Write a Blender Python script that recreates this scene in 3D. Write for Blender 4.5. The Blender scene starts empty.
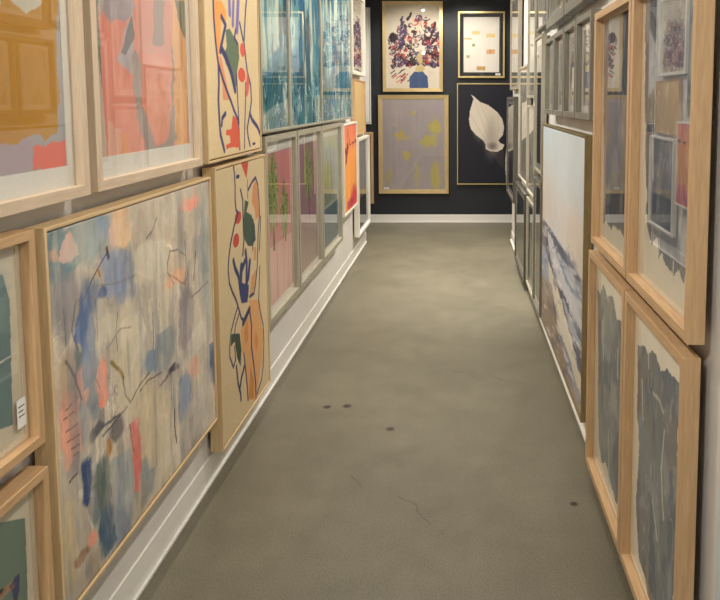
# An art-shop corridor: framed pictures on both walls, a dark end wall, polished concrete floor.
import bpy, bmesh, math, random
import numpy as np
C = bpy.context.scene.collection
PI = math.pi
XL, XR, YB = -0.98, 0.58, 8.765          # faces of the left, right and end walls
YEND_L, YEND_R = 7.53, 7.64              # where the side walls stop at the cross passage
CEIL = 2.72

ART = {
 'ochre': [
  ('p',(190,138,58),[(0.5152,0.5603),(0.7686,0.6151),(0.7107,-0.0263),(0.4657,0.0113)],1,0.0),
  ('p',(168,166,176),[(0.3056,0.1325),(0.4761,0.1272),(0.5444,0.1372),(0.5969,0.1537),(0.6401,0.1628),(0.6504,0.1441),(0.702,0.1648),(0.7294,0.469),(0.7829,0.4762),(0.7372,-0.0304),(0.2946,0.0103)],0.9,0.008),
  ('p',(192,138,56),[(0.3068,0.1451),(0.4153,0.1376),(0.4772,0.1394),(0.5969,0.1537),(0.6517,0.1578),(0.6691,0.1708),(0.7041,0.1882),(0.719,0.2585),(0.7125,0.3284),(0.7166,0.4212),(0.7294,0.469),(0.7206,0.6047),(0.2455,0.502)],1,0.012),
  ('p',(180,158,166),[(0.3065,0.1415),(0.477,0.1374),(0.6038,0.1467),(0.614,0.0902),(0.4715,0.0764),(0.2995,0.0642)],0.95,0.01),
  ('p',(232,112,92),[(0.606,0.1288),(0.6334,0.1315),(0.6997,0.1391),(0.7439,0.1438),(0.7463,0.071),(0.5974,0.0761)],1,0.012),
  ('p',(205,200,190),[(0.5605,0.5083),(0.6771,0.5288),(0.6622,0.4509),(0.6062,0.4221),(0.5782,0.4336),(0.5444,0.4438)],0.9,0.006),
  ('p',(205,204,204),[(0.4452,0.4688),(0.5211,0.4811),(0.5164,0.4299),(0.4894,0.4164),(0.4858,0.3761),(0.4357,0.3636)],0.8,0.006),
 ],
 'salmon': [
  ('p',(226,142,124),[(0.0072,0.6774),(0.9655,0.9099),(0.8639,-0.2166),(-0.0595,-0.0616)],1,0.0),
  ('p',(118,128,116),[(0.0478,0.5883),(0.0946,0.5971),(0.0946,0.0611),(0.0414,0.0659)],0.9,0.01),
  ('p',(214,196,176),[(0.0818,0.3383),(0.1023,0.2075),(0.1013,0.0739),(0.0742,0.0762),(0.0665,0.2859)],0.8,0.01),
  ('p',(180,175,170),[(0.0899,0.5453),(0.1335,0.5524),(0.1208,0.4721),(0.102,0.4439)],0.9,0.01),
  ('p',(164,152,160),[(0.1303,0.5779),(0.3254,0.6123),(0.3017,0.4943),(0.2466,0.4485),(0.2107,0.4557),(0.1572,0.4445),(0.1198,0.4615)],0.95,0.014),
  ('p',(176,168,176),[(0.3017,0.4943),(0.2451,0.4315),(0.2153,0.3734),(0.1769,0.3436),(0.2113,0.3288),(0.2784,0.309)],0.9,0.008),
  ('p',(112,108,112),[(0.2875,0.4812),(0.2148,0.3678),(0.2385,0.3582),(0.3015,0.4197)],0.9,0.006),
  ('s',(160,146,142),[(0.3085,0.3508),(0.3113,0.234),(0.3374,0.1445),(0.4027,0.0737),(0.4777,0.0554),(0.5472,0.1028),(0.5845,0.234),(0.5994,0.3997)],0.055,0.95,0.02),
  ('p',(228,146,120),[(0.378,0.2824),(0.5168,0.3111),(0.5365,0.1689),(0.4661,0.101),(0.3808,0.1549)],1,0.012),
  ('p',(232,172,114),[(0.5861,0.6261),(0.7104,0.6463),(0.6861,0.0672),(0.578,0.0677)],0.95,0.014),
  ('p',(112,118,100),[(0.6057,0.5642),(0.695,0.5764),(0.7011,0.4409),(0.6494,0.4702)],0.85,0.01),
  ('p',(228,152,96),[(0.1572,0.1244),(0.2191,0.1437),(0.2382,0.0769),(0.1765,0.076)],0.8,0.014),
  ('p',(226,178,158),[(0.1165,0.1805),(0.1837,0.1564),(0.1882,0.0723),(0.1073,0.0788)],0.7,0.014),
  ('p',(212,150,140),[(0.3363,0.5854),(0.6031,0.6289),(0.5556,0.3805),(0.3173,0.3746)],0.7,0.012),
  ('p',(150,140,136),[(0.4375,0.5413),(0.5226,0.5529),(0.5094,0.4062),(0.4322,0.4005)],0.8,0.012),
 ],
 'big': [
  ('e',(92,116,124),0.0702,0.8631,0.0699,0.0748,0.8,0.34,0.016),
  ('e',(112,128,134),0.1893,0.8779,0.1308,0.064,0.7,0.34,0.016),
  ('e',(150,143,132),0.352,0.6698,0.1822,0.1763,0.5,0.34,0.016),
  ('e',(176,160,138),0.6212,0.8612,0.2347,0.0828,0.5,0.34,0.016),
  ('e',(160,152,142),0.9054,0.7273,0.159,0.1877,0.5,0.34,0.016),
  ('e',(130,126,128),0.0769,0.7475,0.0531,0.1008,0.7,0.34,0.016),
  ('e',(206,165,150),0.0972,0.8764,0.045,0.0329,0.95,0.34,0.016),
  ('e',(192,142,112),0.0404,0.8555,0.021,0.0172,0.9,0.34,0.016),
  ('e',(112,136,172),0.2605,0.8853,0.0379,0.0333,0.9,0.34,0.016),
  ('e',(214,162,112),0.3644,0.8722,0.0544,0.0645,0.95,0.34,0.016),
  ('e',(212,165,155),0.3228,0.8552,0.0232,0.0373,0.9,0.34,0.016),
  ('e',(216,140,120),0.8706,0.8626,0.0863,0.0221,0.95,0.34,0.016),
  ('e',(182,173,150),0.5237,0.7362,0.1428,0.0573,0.9,0.34,0.016),
  ('e',(112,124,152),0.3589,0.746,0.0787,0.0588,0.8,0.34,0.016),
  ('e',(58,72,122),0.2506,0.7169,0.027,0.0111,0.9,0.34,0.016),
  ('e',(112,124,150),0.3714,0.6868,0.0614,0.0297,0.6,0.34,0.016),
  ('e',(182,165,145),0.7396,0.6804,0.0953,0.0422,0.9,0.34,0.016),
  ('e',(206,160,128),0.7273,0.6369,0.0772,0.0245,0.95,0.34,0.016),
  ('e',(132,140,138),0.9986,0.6539,0.0641,0.1951,0.7,0.34,0.016),
  ('e',(120,114,116),0.8073,0.465,0.0646,0.1312,0.85,0.34,0.016),
  ('e',(178,168,152),0.6801,0.4787,0.0497,0.1312,0.8,0.34,0.016),
  ('e',(176,168,148),0.9199,0.3458,0.0915,0.0995,0.9,0.34,0.016),
  ('e',(124,132,136),0.6212,0.4401,0.0867,0.0674,0.8,0.34,0.016),
  ('e',(98,120,150),0.5105,0.4363,0.0569,0.0289,0.9,0.34,0.016),
  ('e',(84,106,142),0.7687,0.2361,0.0541,0.0651,0.9,0.34,0.016),
  ('e',(52,50,62),0.6846,0.348,0.0418,0.0139,0.95,0.34,0.016),
  ('e',(84,98,130),0.159,0.6487,0.0294,0.1274,0.85,0.34,0.016),
  ('e',(66,88,138),0.1315,0.6577,0.0237,0.0366,0.8,0.34,0.016),
  ('e',(96,110,135),0.1942,0.7144,0.0304,0.0486,0.6,0.34,0.016),
  ('e',(96,108,112),0.1106,0.5283,0.0326,0.0935,0.8,0.34,0.016),
  ('e',(96,112,126),0.1894,0.4962,0.0357,0.0816,0.8,0.34,0.016),
  ('e',(205,140,125),0.1376,0.5173,0.0336,0.0528,0.85,0.34,0.016),
  ('e',(216,128,106),0.2292,0.48,0.032,0.0612,0.95,0.34,0.016),
  ('e',(172,150,126),0.0684,0.5576,0.031,0.0709,0.8,0.34,0.016),
  ('e',(184,172,148),0.3706,0.5456,0.0865,0.0955,0.9,0.34,0.016),
  ('e',(184,174,152),0.2679,0.6132,0.0553,0.0395,0.9,0.34,0.016),
  ('e',(178,168,148),0.396,0.6231,0.0758,0.0421,0.7,0.34,0.016),
  ('e',(180,166,142),0.4659,0.3231,0.0822,0.1262,0.85,0.34,0.016),
  ('e',(212,128,102),0.8567,0.2928,0.0484,0.0337,0.95,0.34,0.016),
  ('e',(72,88,112),1.0681,0.2282,0.0457,0.0813,0.9,0.34,0.016),
  ('e',(150,150,140),1.0674,0.4676,0.0566,0.1612,0.6,0.34,0.016),
  ('e',(160,152,140),0.9578,0.2021,0.0526,0.1171,0.7,0.34,0.016),
  ('e',(196,138,118),0.0673,0.4482,0.04,0.0814,0.9,0.34,0.016),
  ('e',(140,140,146),0.1299,0.4317,0.0239,0.0581,0.8,0.34,0.016),
  ('e',(48,68,106),0.1349,0.275,0.0243,0.0587,0.95,0.34,0.016),
  ('e',(72,86,78),0.2126,0.2377,0.0424,0.0558,0.9,0.34,0.016),
  ('e',(56,80,100),0.2161,0.0991,0.0429,0.0675,0.95,0.34,0.016),
  ('e',(92,110,112),0.1864,0.1797,0.031,0.0552,0.7,0.34,0.016),
  ('e',(130,137,142),0.326,0.1844,0.072,0.0712,0.85,0.34,0.016),
  ('e',(128,132,134),0.4596,0.1027,0.0619,0.0699,0.8,0.34,0.016),
  ('e',(182,166,140),0.5071,0.2429,0.0858,0.1033,0.9,0.34,0.016),
  ('e',(178,162,134),0.6073,0.1143,0.0709,0.1222,0.9,0.34,0.016),
  ('e',(96,108,142),0.7553,0.1863,0.0446,0.0468,0.9,0.34,0.016),
  ('e',(142,134,128),0.7976,0.0541,0.0744,0.1105,0.85,0.34,0.016),
  ('e',(150,144,136),0.9266,0.0846,0.0825,0.0968,0.8,0.34,0.016),
  ('e',(96,92,92),0.2983,0.332,0.0405,0.029,0.8,0.34,0.016),
  ('e',(76,80,88),0.1889,0.3782,0.0359,0.0191,0.85,0.34,0.016),
  ('e',(152,102,56),0.2455,0.305,0.0164,0.0226,0.9,0.34,0.016),
  ('e',(190,104,96),0.3933,0.2459,0.0256,0.055,0.95,0.34,0.016),
  ('e',(192,108,98),0.404,0.1511,0.0169,0.0741,0.95,0.34,0.016),
  ('e',(172,155,124),0.0418,0.1654,0.0306,0.1145,0.9,0.34,0.016),
  ('e',(150,134,116),0.1322,0.0274,0.0392,0.054,0.8,0.34,0.016),
  ('e',(206,142,122),0.1452,0.1169,0.0198,0.0189,0.95,0.34,0.016),
  ('e',(128,92,66),0.0907,0.1028,0.0372,0.0131,0.85,0.34,0.016),
  ('e',(116,124,138),0.298,0.0711,0.0527,0.0764,0.85,0.34,0.016),
  ('e',(140,132,120),0.4092,0.064,0.0524,0.0497,0.8,0.34,0.016),
  ('e',(168,155,135),0.35,0.2498,0.049,0.0419,0.8,0.34,0.016),
  ('e',(150,135,130),0.0801,0.3427,0.0272,0.0258,0.8,0.34,0.016),
  ('s',(58,52,56),[(0.2863,0.8169),(0.2526,0.7979),(0.1987,0.7644),(0.1563,0.7251)],0.0049,0.7224999999999999,0.004),
  ('s',(40,36,48),[(0.2819,0.8285),(0.2902,0.8001)],0.013999999999999999,0.7224999999999999,0.004),
  ('s',(120,98,50),[(0.2816,0.5217),(0.3235,0.4837),(0.3443,0.453)],0.015399999999999999,0.7224999999999999,0.004),
  ('s',(110,104,104),[(0.5985,0.8556),(0.5437,0.8044)],0.0084,0.7224999999999999,0.004),
  ('s',(58,52,56),[(0.5522,0.8209),(0.5233,0.8083)],0.006999999999999999,0.7224999999999999,0.004),
  ('s',(72,88,92),[(0.817,0.7719),(0.8167,0.6695)],0.0084,0.7224999999999999,0.004),
  ('s',(88,72,72),[(0.9111,0.6836),(0.8836,0.5906)],0.0098,0.7224999999999999,0.004),
  ('s',(130,92,70),[(0.6802,0.6584),(0.7431,0.6262),(0.8101,0.5955)],0.0056,0.7224999999999999,0.004),
  ('s',(155,98,58),[(0.8137,0.6358),(0.8013,0.5978)],0.0098,0.7224999999999999,0.004),
  ('s',(84,78,80),[(0.5445,0.5785),(0.5426,0.4772),(0.5492,0.3905)],0.0056,0.7224999999999999,0.004),
  ('s',(58,52,56),[(0.8598,0.5369),(1.0205,0.5484)],0.0056,0.7224999999999999,0.004),
  ('s',(84,72,62),[(0.3858,0.3726),(0.4525,0.3981),(0.5078,0.4066)],0.006299999999999999,0.7224999999999999,0.004),
  ('s',(92,84,66),[(0.3386,0.4553),(0.3516,0.4016),(0.3793,0.3696)],0.0084,0.7224999999999999,0.004),
  ('s',(82,78,84),[(0.0638,0.6029),(0.1032,0.5486),(0.1252,0.4845)],0.0098,0.7224999999999999,0.004),
  ('s',(92,70,62),[(0.5813,0.3367),(0.6359,0.3439)],0.0098,0.7224999999999999,0.004),
  ('s',(58,52,56),[(0.0434,0.4714),(0.0874,0.4735)],0.0042,0.7224999999999999,0.004),
  ('s',(58,52,56),[(0.0491,0.4397),(0.1021,0.4345)],0.0042,0.7224999999999999,0.004),
  ('s',(58,52,56),[(0.0553,0.4122),(0.1088,0.4061)],0.0042,0.7224999999999999,0.004),
  ('s',(58,52,56),[(0.0705,0.385),(0.1066,0.382)],0.0042,0.7224999999999999,0.004),
  ('s',(58,52,56),[(0.0535,0.4886),(0.0803,0.4939)],0.0042,0.7224999999999999,0.004),
  ('s',(58,52,56),[(0.073,0.3638),(0.1048,0.3626)],0.0042,0.7224999999999999,0.004),
  ('s',(82,80,84),[(0.1735,0.3751),(0.3128,0.3646)],0.009099999999999999,0.7224999999999999,0.004),
  ('s',(70,68,74),[(0.2224,0.3462),(0.3605,0.3662)],0.006999999999999999,0.7224999999999999,0.004),
  ('s',(36,30,34),[(0.6807,0.2125),(0.676,0.1608),(0.6873,0.1012)],0.009099999999999999,0.7224999999999999,0.004),
  ('s',(70,62,72),[(0.3678,0.3109),(0.3847,0.2207)],0.0056,0.7224999999999999,0.004),
  ('s',(120,118,124),[(0.2017,0.7431),(0.345,0.7217),(0.4357,0.7158)],0.006999999999999999,0.7224999999999999,0.004),
  ('s',(58,52,56),[(0.0552,0.3139),(0.0912,0.3142)],0.0056,0.7224999999999999,0.004),
  ('s',(80,84,100),[(0.6602,0.3475),(0.6599,0.255)],0.0042,0.7224999999999999,0.004),
  ('s',(150,96,56),[(0.2305,0.7823),(0.2392,0.7645)],0.0112,0.7224999999999999,0.004),
  ('s',(90,84,88),[(0.2137,0.7089),(0.2145,0.6045)],0.0042,0.7224999999999999,0.004),
  ('s',(92,84,88),[(0.1201,0.7353),(0.0961,0.6692),(0.1182,0.6125)],0.0056,0.7224999999999999,0.004),
  ('s',(100,96,104),[(0.0664,0.7267),(0.0674,0.6426)],0.0056,0.7224999999999999,0.004),
  ('s',(140,130,125),[(0.461,0.639),(0.4551,0.427)],0.0034999999999999996,0.7224999999999999,0.004),
  ('s',(120,116,118),[(0.5976,0.6004),(0.5688,0.446)],0.0034999999999999996,0.7224999999999999,0.004),
  ('s',(92,84,84),[(0.6683,0.7033),(0.6868,0.7315),(0.744,0.7292),(0.8186,0.6896)],0.006299999999999999,0.68,0.004),
  ('s',(92,84,84),[(0.6683,0.7033),(0.6655,0.6717),(0.7093,0.6216)],0.0049,0.68,0.004),
  ('s',(92,84,84),[(0.2749,0.5703),(0.3333,0.5919),(0.4045,0.5802)],0.0049,0.68,0.004),
  ('s',(92,84,84),[(0.3265,0.6439),(0.3098,0.5858),(0.3172,0.5417)],0.0042,0.68,0.004),
  ('s',(92,84,84),[(0.8167,0.6695),(0.8305,0.6214),(0.8013,0.5978)],0.0056,0.68,0.004),
  ('s',(92,84,84),[(0.4372,0.3745),(0.4923,0.3882),(0.5922,0.3738)],0.006999999999999999,0.68,0.004),
  ('s',(92,84,84),[(0.1729,0.5879),(0.1875,0.5308),(0.2134,0.4785)],0.0056,0.68,0.004),
  ('s',(205,198,188),[(0.5499,0.5584),(0.5482,0.4596)],0.0056,0.68,0.004),
  ('s',(205,198,188),[(0.7313,0.4956),(0.719,0.3585)],0.0056,0.68,0.004),
 ],
 'fig_up': [
  ('p',(240,165,85),[(0.1216,0.61),(0.2087,0.6186),(0.2663,0.5841),(0.2511,0.5304),(0.2043,0.5703),(0.1886,0.5049),(0.1805,0.4149),(0.1409,0.4061),(0.1225,0.5172)],1.0,0.0),
  ('p',(228,150,110),[(0.1505,0.4067),(0.1889,0.3994),(0.2147,0.3523),(0.2499,0.2879),(0.2661,0.235),(0.194,0.235),(0.1899,0.2997),(0.1648,0.3502)],1.0,0.0),
  ('p',(104,120,95),[(0.2494,0.5107),(0.3025,0.521),(0.3543,0.4937),(0.4131,0.4712),(0.419,0.4093),(0.3789,0.3453),(0.3865,0.3042),(0.3508,0.2829),(0.2971,0.3423),(0.2375,0.3794),(0.2159,0.4107),(0.258,0.4461)],1.0,0.0),
  ('p',(222,196,150),[(0.6356,0.6799),(0.554,0.6259),(0.5434,0.646)],0,0.0),
  ('s',(120,112,178),[(0.3065,0.6351),(0.3081,0.5825)],0.032,1.0,0.0),
  ('s',(120,112,178),[(0.3605,0.6358),(0.3433,0.5431)],0.0288,1.0,0.0),
  ('s',(120,112,178),[(0.4241,0.6443),(0.3973,0.5248)],0.0384,1.0,0.0),
  ('s',(62,60,110),[(0.1122,0.6087),(0.1148,0.535),(0.1263,0.4552),(0.1403,0.3997),(0.1512,0.3719),(0.2011,0.3129),(0.2773,0.2417),(0.2874,0.235),(0.3272,0.1942),(0.3796,0.1518),(0.3884,0.0956),(0.392,0.0323)],0.017920000000000002,1.0,0.0),
  ('s',(62,60,110),[(0.151,0.3687),(0.1505,0.2988),(0.1389,0.235),(0.1436,0.1583),(0.152,0.1001),(0.1871,0.046),(0.1922,0.0358)],0.02048,1.0,0.0),
  ('s',(62,60,110),[(0.5453,0.6676),(0.5289,0.6228),(0.5108,0.5569),(0.4921,0.4844),(0.5101,0.4146),(0.5298,0.3581),(0.5754,0.3012),(0.5824,0.235),(0.5571,0.1836),(0.5366,0.1547),(0.5076,0.1119),(0.5168,0.0751),(0.5435,0.0332)],0.01664,1.0,0.0),
  ('s',(62,60,110),[(0.5513,0.1764),(0.5874,0.146),(0.665,0.1134),(0.7173,0.0727)],0.022400000000000003,1.0,0.0),
  ('s',(62,60,110),[(0.3743,0.3452),(0.3826,0.235),(0.3899,0.1375)],0.014079999999999999,1.0,0.0),
  ('s',(62,60,110),[(0.5004,0.3068),(0.4939,0.235),(0.472,0.1277),(0.4581,0.0279)],0.0128,1.0,0.0),
  ('s',(62,60,110),[(0.2032,0.5574),(0.2511,0.5304),(0.2163,0.4818),(0.1771,0.4211)],0.022400000000000003,1.0,0.0),
  ('s',(62,60,110),[(0.3792,0.5231),(0.3603,0.4875),(0.3969,0.47)],0.016,1.0,0.0),
  ('s',(62,60,110),[(0.4393,0.5565),(0.4806,0.4905)],0.017920000000000002,1.0,0.0),
  ('s',(62,60,110),[(0.1921,0.4349),(0.2496,0.3997),(0.3079,0.3427),(0.3502,0.2761)],0.032,1.0,0.0),
  ('s',(62,60,110),[(0.2198,0.1825),(0.1776,0.1638),(0.1693,0.1381)],0.0192,1.0,0.0),
  ('e',(222,92,72),0.4671,0.4473,0.0336,0.0297,1,0.04,0),
  ('e',(222,92,72),0.448,0.3408,0.0523,0.0303,1,0.04,0),
  ('p',(215,105,95),[(0.5305,0.3653),(0.5581,0.3081),(0.5389,0.2641),(0.5069,0.2422),(0.4991,0.2925)],1.0,0.0),
  ('p',(222,98,72),[(0.31,0.174),(0.3621,0.1592),(0.3817,0.1238),(0.3964,0.0812),(0.3989,0.0318),(0.3027,0.0437),(0.2173,0.0407),(0.2146,0.0574),(0.272,0.0639),(0.2638,0.0913),(0.2121,0.0972),(0.2241,0.1164),(0.2875,0.1172)],1.0,0.0),
  ('e',(62,60,110),0.6042,0.0391,0.0265,0.006,1,0.1,0),
 ],
 'fig_low': [
  ('p',(208,85,62),[(0.3322,1.1069),(0.4466,1.1079),(0.4246,1.0587),(0.4096,1.0297),(0.3759,1.0636)],1.0,0.0),
  ('p',(222,150,100),[(0.5024,0.9835),(0.5504,1.012),(0.5811,0.9586),(0.5865,0.834),(0.5337,0.8273),(0.5245,0.8746),(0.4809,0.9188)],1.0,0.0),
  ('p',(230,170,110),[(0.3989,0.4944),(0.5411,0.4542),(0.5912,0.3204),(0.6159,0.2722),(0.5926,0.1754),(0.4906,0.0476),(0.4733,0.0077),(0.3472,0.0618),(0.3281,0.1821),(0.3176,0.2826),(0.2819,0.2881),(0.2685,0.4017),(0.3292,0.4114),(0.4053,0.4249)],1.0,0.0),
  ('p',(215,145,85),[(0.3678,0.4289),(0.377,0.3363),(0.3398,0.3117),(0.3135,0.3723)],1.0,0.0),
  ('p',(215,145,85),[(0.4888,0.3298),(0.5246,0.271),(0.4931,0.2271),(0.4664,0.2908)],1.0,0.0),
  ('p',(205,140,75),[(0.3972,0.1931),(0.4425,0.1141),(0.4351,0.0318),(0.36,0.0639)],1.0,0.0),
  ('p',(72,90,72),[(0.377,0.9408),(0.4302,0.926),(0.4239,0.9121),(0.3967,0.8869),(0.4704,0.8604),(0.5184,0.807),(0.5282,0.7363),(0.4631,0.722),(0.4078,0.7333),(0.3615,0.7691),(0.3435,0.8376),(0.3592,0.8783)],1.0,0.0),
  ('p',(222,160,100),[(0.4965,0.7121),(0.5358,0.7002),(0.52,0.6458),(0.4907,0.6486)],1.0,0.0),
  ('p',(215,160,110),[(0.4457,0.5872),(0.5273,0.6056),(0.5151,0.5313),(0.4119,0.4982)],1.0,0.0),
  ('e',(205,82,62),0.277,0.8809,0.0452,0.0264,1,0.04,0),
  ('e',(205,82,62),0.2416,0.7905,0.042,0.0289,1,0.04,0),
  ('p',(56,66,112),[(0.2529,0.6139),(0.4048,0.5601),(0.3934,0.5183),(0.3733,0.4905),(0.2902,0.5107),(0.2704,0.5522)],1.0,0.0),
  ('s',(56,66,112),[(0.1991,0.7145),(0.2181,0.6788),(0.2554,0.6416),(0.2856,0.5911)],0.0256,1.0,0.0),
  ('s',(56,66,112),[(0.2749,0.6011),(0.3075,0.6504),(0.3531,0.6761)],0.0288,1.0,0.0),
  ('s',(56,66,112),[(0.369,0.7164),(0.3814,0.6623),(0.37,0.5913)],0.0288,1.0,0.0),
  ('s',(56,66,112),[(0.4265,0.6594),(0.4007,0.5984),(0.3554,0.5656)],0.032,1.0,0.0),
  ('s',(56,66,112),[(0.3041,0.6656),(0.2863,0.5982)],0.0384,1.0,0.0),
  ('p',(66,80,62),[(0.1468,0.4241),(0.2559,0.3914),(0.2724,0.3134),(0.2546,0.2473),(0.2131,0.2988),(0.1866,0.3792),(0.1318,0.3772)],1.0,0.0),
  ('s',(52,55,92),[(0.2341,1.1017),(0.2445,1.0698),(0.2483,1.0141),(0.2434,0.9594),(0.2529,0.9163),(0.2786,0.8983),(0.2254,0.8583),(0.1693,0.7931),(0.1436,0.7441),(0.1285,0.6932),(0.1402,0.6359),(0.1729,0.5929),(0.2194,0.5451),(0.2435,0.5098),(0.2844,0.4473),(0.3116,0.4315)],0.014079999999999999,1.0,0.0),
  ('s',(52,55,92),[(0.3217,0.9911),(0.3483,0.9448),(0.3454,0.8589),(0.3495,0.7714),(0.3272,0.7109)],0.01536,1.0,0.0),
  ('s',(52,55,92),[(0.4298,0.9775),(0.4966,1.0067),(0.551,1.0195),(0.5832,0.9814),(0.5962,0.9102),(0.5983,0.8399),(0.5687,0.7595),(0.557,0.6919),(0.5414,0.61),(0.5078,0.5409),(0.4776,0.5028),(0.4126,0.5055)],0.014079999999999999,1.0,0.0),
  ('s',(52,55,92),[(0.6171,0.829),(0.5837,0.6785)],0.0128,1.0,0.0),
  ('s',(52,55,92),[(0.5823,0.6004),(0.5493,0.4519),(0.5766,0.3807),(0.6138,0.3132),(0.6209,0.2301),(0.5961,0.1176),(0.5625,0.0661),(0.4892,0.0324)],0.0128,1.0,0.0),
  ('s',(52,55,92),[(0.4238,1.0223),(0.4216,0.9419)],0.00768,1.0,0.0),
  ('s',(52,55,92),[(0.3057,0.4188),(0.4027,0.4521)],0.0288,1.0,0.0),
  ('s',(52,55,92),[(0.2318,0.5062),(0.1838,0.4714),(0.1435,0.4355),(0.1221,0.3875),(0.1178,0.3408),(0.1599,0.2798),(0.1906,0.3),(0.1847,0.3587)],0.011519999999999999,1.0,0.0),
  ('s',(52,55,92),[(0.2641,0.4823),(0.2036,0.4441),(0.1847,0.408)],0.01024,1.0,0.0),
  ('s',(52,55,92),[(0.4066,0.4396),(0.4264,0.373),(0.4177,0.277),(0.4479,0.1739),(0.467,0.0886),(0.4681,0.0099)],0.01536,1.0,0.0),
  ('s',(52,55,92),[(0.3055,0.2833),(0.3229,0.2065),(0.3403,0.1249),(0.3472,0.0618)],0.014079999999999999,1.0,0.0),
  ('s',(52,55,92),[(0.199,0.2685),(0.2147,0.1907),(0.2445,0.135),(0.2487,0.1041)],0.01664,1.0,0.0),
  ('s',(52,55,92),[(0.3131,0.2325),(0.2615,0.1937),(0.2345,0.1537)],0.0192,1.0,0.0),
  ('s',(52,55,92),[(0.4942,0.8339),(0.4769,0.701)],0.0128,1.0,0.0),
  ('e',(52,55,92),0.2878,1.0514,0.0249,0.009,1,0.1,0),
 ],
 'bird_up': [
  ('p',(112,136,136),[(0.0281,0.5427),(0.4829,0.3945),(0.5012,0.3365),(0.4875,0.0703),(-0.0038,0.1889)],1,0.0),
  ('e',(64,74,108),0.45,0.2467,0.0094,0.0183,0.95,0.2,0.004),
  ('e',(196,188,180),0.4236,0.2354,0.0271,0.028,0.95,0.2,0.004),
  ('e',(64,74,108),0.4135,0.2597,0.0237,0.0099,0.9,0.2,0.004),
  ('s',(228,220,205),[(0.4472,0.2162),(0.5149,0.2192)],0.003,1.0,0.0),
  ('e',(124,150,150),0.4165,0.3604,0.0593,0.0789,0.6,0.6,0.02),
 ],
 'bird_low': [
  ('p',(112,130,116),[(-0.0971,0.6415),(-0.0115,0.639),(0.5103,0.3848),(0.509,0.2892),(0.4918,-0.0247),(-0.1205,0.3821)],1,0.0),
  ('e',(176,140,112),0.4369,0.2715,0.0285,0.0104,0.95,0.2,0.004),
  ('e',(150,120,90),0.4109,0.2771,0.0275,0.0102,0.9,0.2,0.004),
  ('p',(58,66,112),[(0.4504,0.2707),(0.4686,0.2803),(0.4823,0.2753),(0.4792,0.241),(0.4702,0.2203),(0.4603,0.2276)],1,0.003),
  ('s',(70,74,88),[(0.447,0.2709),(0.479,0.2776)],0.004,1.0,0.0),
  ('e',(40,40,48),0.4178,0.2808,0.0092,0.0041,1,0.2,0),
  ('e',(140,96,92),0.4567,0.264,0.0081,0.0063,0.9,0.3,0),
 ],
 'orange': [
  ('s',(176,52,72),[(0.2631,0.6995),(0.2744,0.6402)],0.03,0.7,0.02),
  ('s',(74,34,60),[(0.3393,0.6114),(0.3529,0.5722),(0.4398,0.5712)],0.013199999999999998,0.9,0.004),
  ('s',(74,34,60),[(0.4767,0.5864),(0.487,0.5683)],0.013199999999999998,0.9,0.004),
  ('s',(74,34,60),[(0.5244,0.5836),(0.5205,0.54)],0.013199999999999998,0.9,0.004),
  ('s',(74,34,60),[(0.5244,0.5836),(0.5971,0.5758),(0.5352,0.5689)],0.013199999999999998,0.9,0.004),
  ('s',(74,34,60),[(0.7376,0.5929),(0.6608,0.59),(0.7361,0.5767),(0.6593,0.5739)],0.013199999999999998,0.9,0.004),
  ('e',(110,44,56),0.1385,0.5236,0.0371,0.0328,0.85,0.3,0.02),
  ('e',(110,44,56),0.2206,0.5344,0.0382,0.0332,0.85,0.3,0.02),
  ('e',(110,44,56),0.1622,0.4887,0.0374,0.0329,0.85,0.3,0.02),
  ('e',(110,44,56),0.2565,0.5656,0.0386,0.0334,0.85,0.3,0.02),
  ('e',(110,44,56),0.1478,0.4485,0.0373,0.0329,0.85,0.3,0.02),
  ('e',(190,54,72),0.5913,0.0979,0.1856,0.0888,0.8,0.5,0.03),
  ('e',(150,40,80),0.3479,0.0699,0.1718,0.0513,0.7,0.5,0.03),
 ],
 'sea': [
  ('p',(196,206,212),[(-1.7131,1.416),(1.8244,1.3783),(1.8993,0.5481),(1.5189,0.6358),(1.0277,0.652),(-0.059,0.6736),(-1.6429,0.6382)],1,0.0),
  ('e',(214,196,184),0.1479,0.7693,0.8398,0.2464,0.7,0.9,0.05),
  ('e',(214,198,182),1.2957,0.7519,0.3963,0.1603,0.8,0.9,0.05),
  ('e',(206,212,214),1.109,1.1768,0.6366,0.1914,0.7,0.9,0.05),
  ('p',(134,142,158),[(-1.6429,0.6382),(-0.0578,0.6607),(0.4908,0.6579),(1.0286,0.642),(1.5201,0.623),(1.8925,0.6236),(1.947,0.0198),(1.5801,-0.0414),(0.0034,-0.0172),(-1.5649,-0.226)],1,0.0),
  ('p',(92,92,110),[(-0.7713,0.6346),(-0.0572,0.6542),(0.4018,0.6472),(1.0295,0.6321),(1.5213,0.6101),(1.5259,0.5587),(1.0371,0.5478),(0.6712,0.5303),(0.3191,0.523),(-0.0415,0.4799),(-0.7478,0.3741)],0.95,0.015),
  ('p',(140,150,170),[(0.6663,0.5849),(1.5228,0.593),(1.5329,0.4815),(1.1703,0.4974),(0.8304,0.4914)],0.9,0.015),
  ('p',(84,80,96),[(0.1718,0.5045),(0.6712,0.5303),(0.9434,0.4464),(1.3308,0.3627),(1.5499,0.2929),(1.5599,0.1815),(1.2565,0.2174),(0.8465,0.3128),(0.4244,0.3968)],0.9,0.025),
  ('p',(206,204,206),[(0.2617,0.6213),(0.4944,0.618),(0.749,0.548),(1.0411,0.5031),(1.3193,0.4909),(1.5367,0.4387),(1.5406,0.3958),(1.2696,0.4003),(0.9811,0.4151),(0.6811,0.4209),(0.4176,0.4725)],0.9,0.015),
  ('p',(150,158,180),[(-0.0415,0.4799),(0.2747,0.4768),(0.514,0.4014),(0.3363,0.3324),(-0.0234,0.2798)],0.9,0.015),
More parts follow.
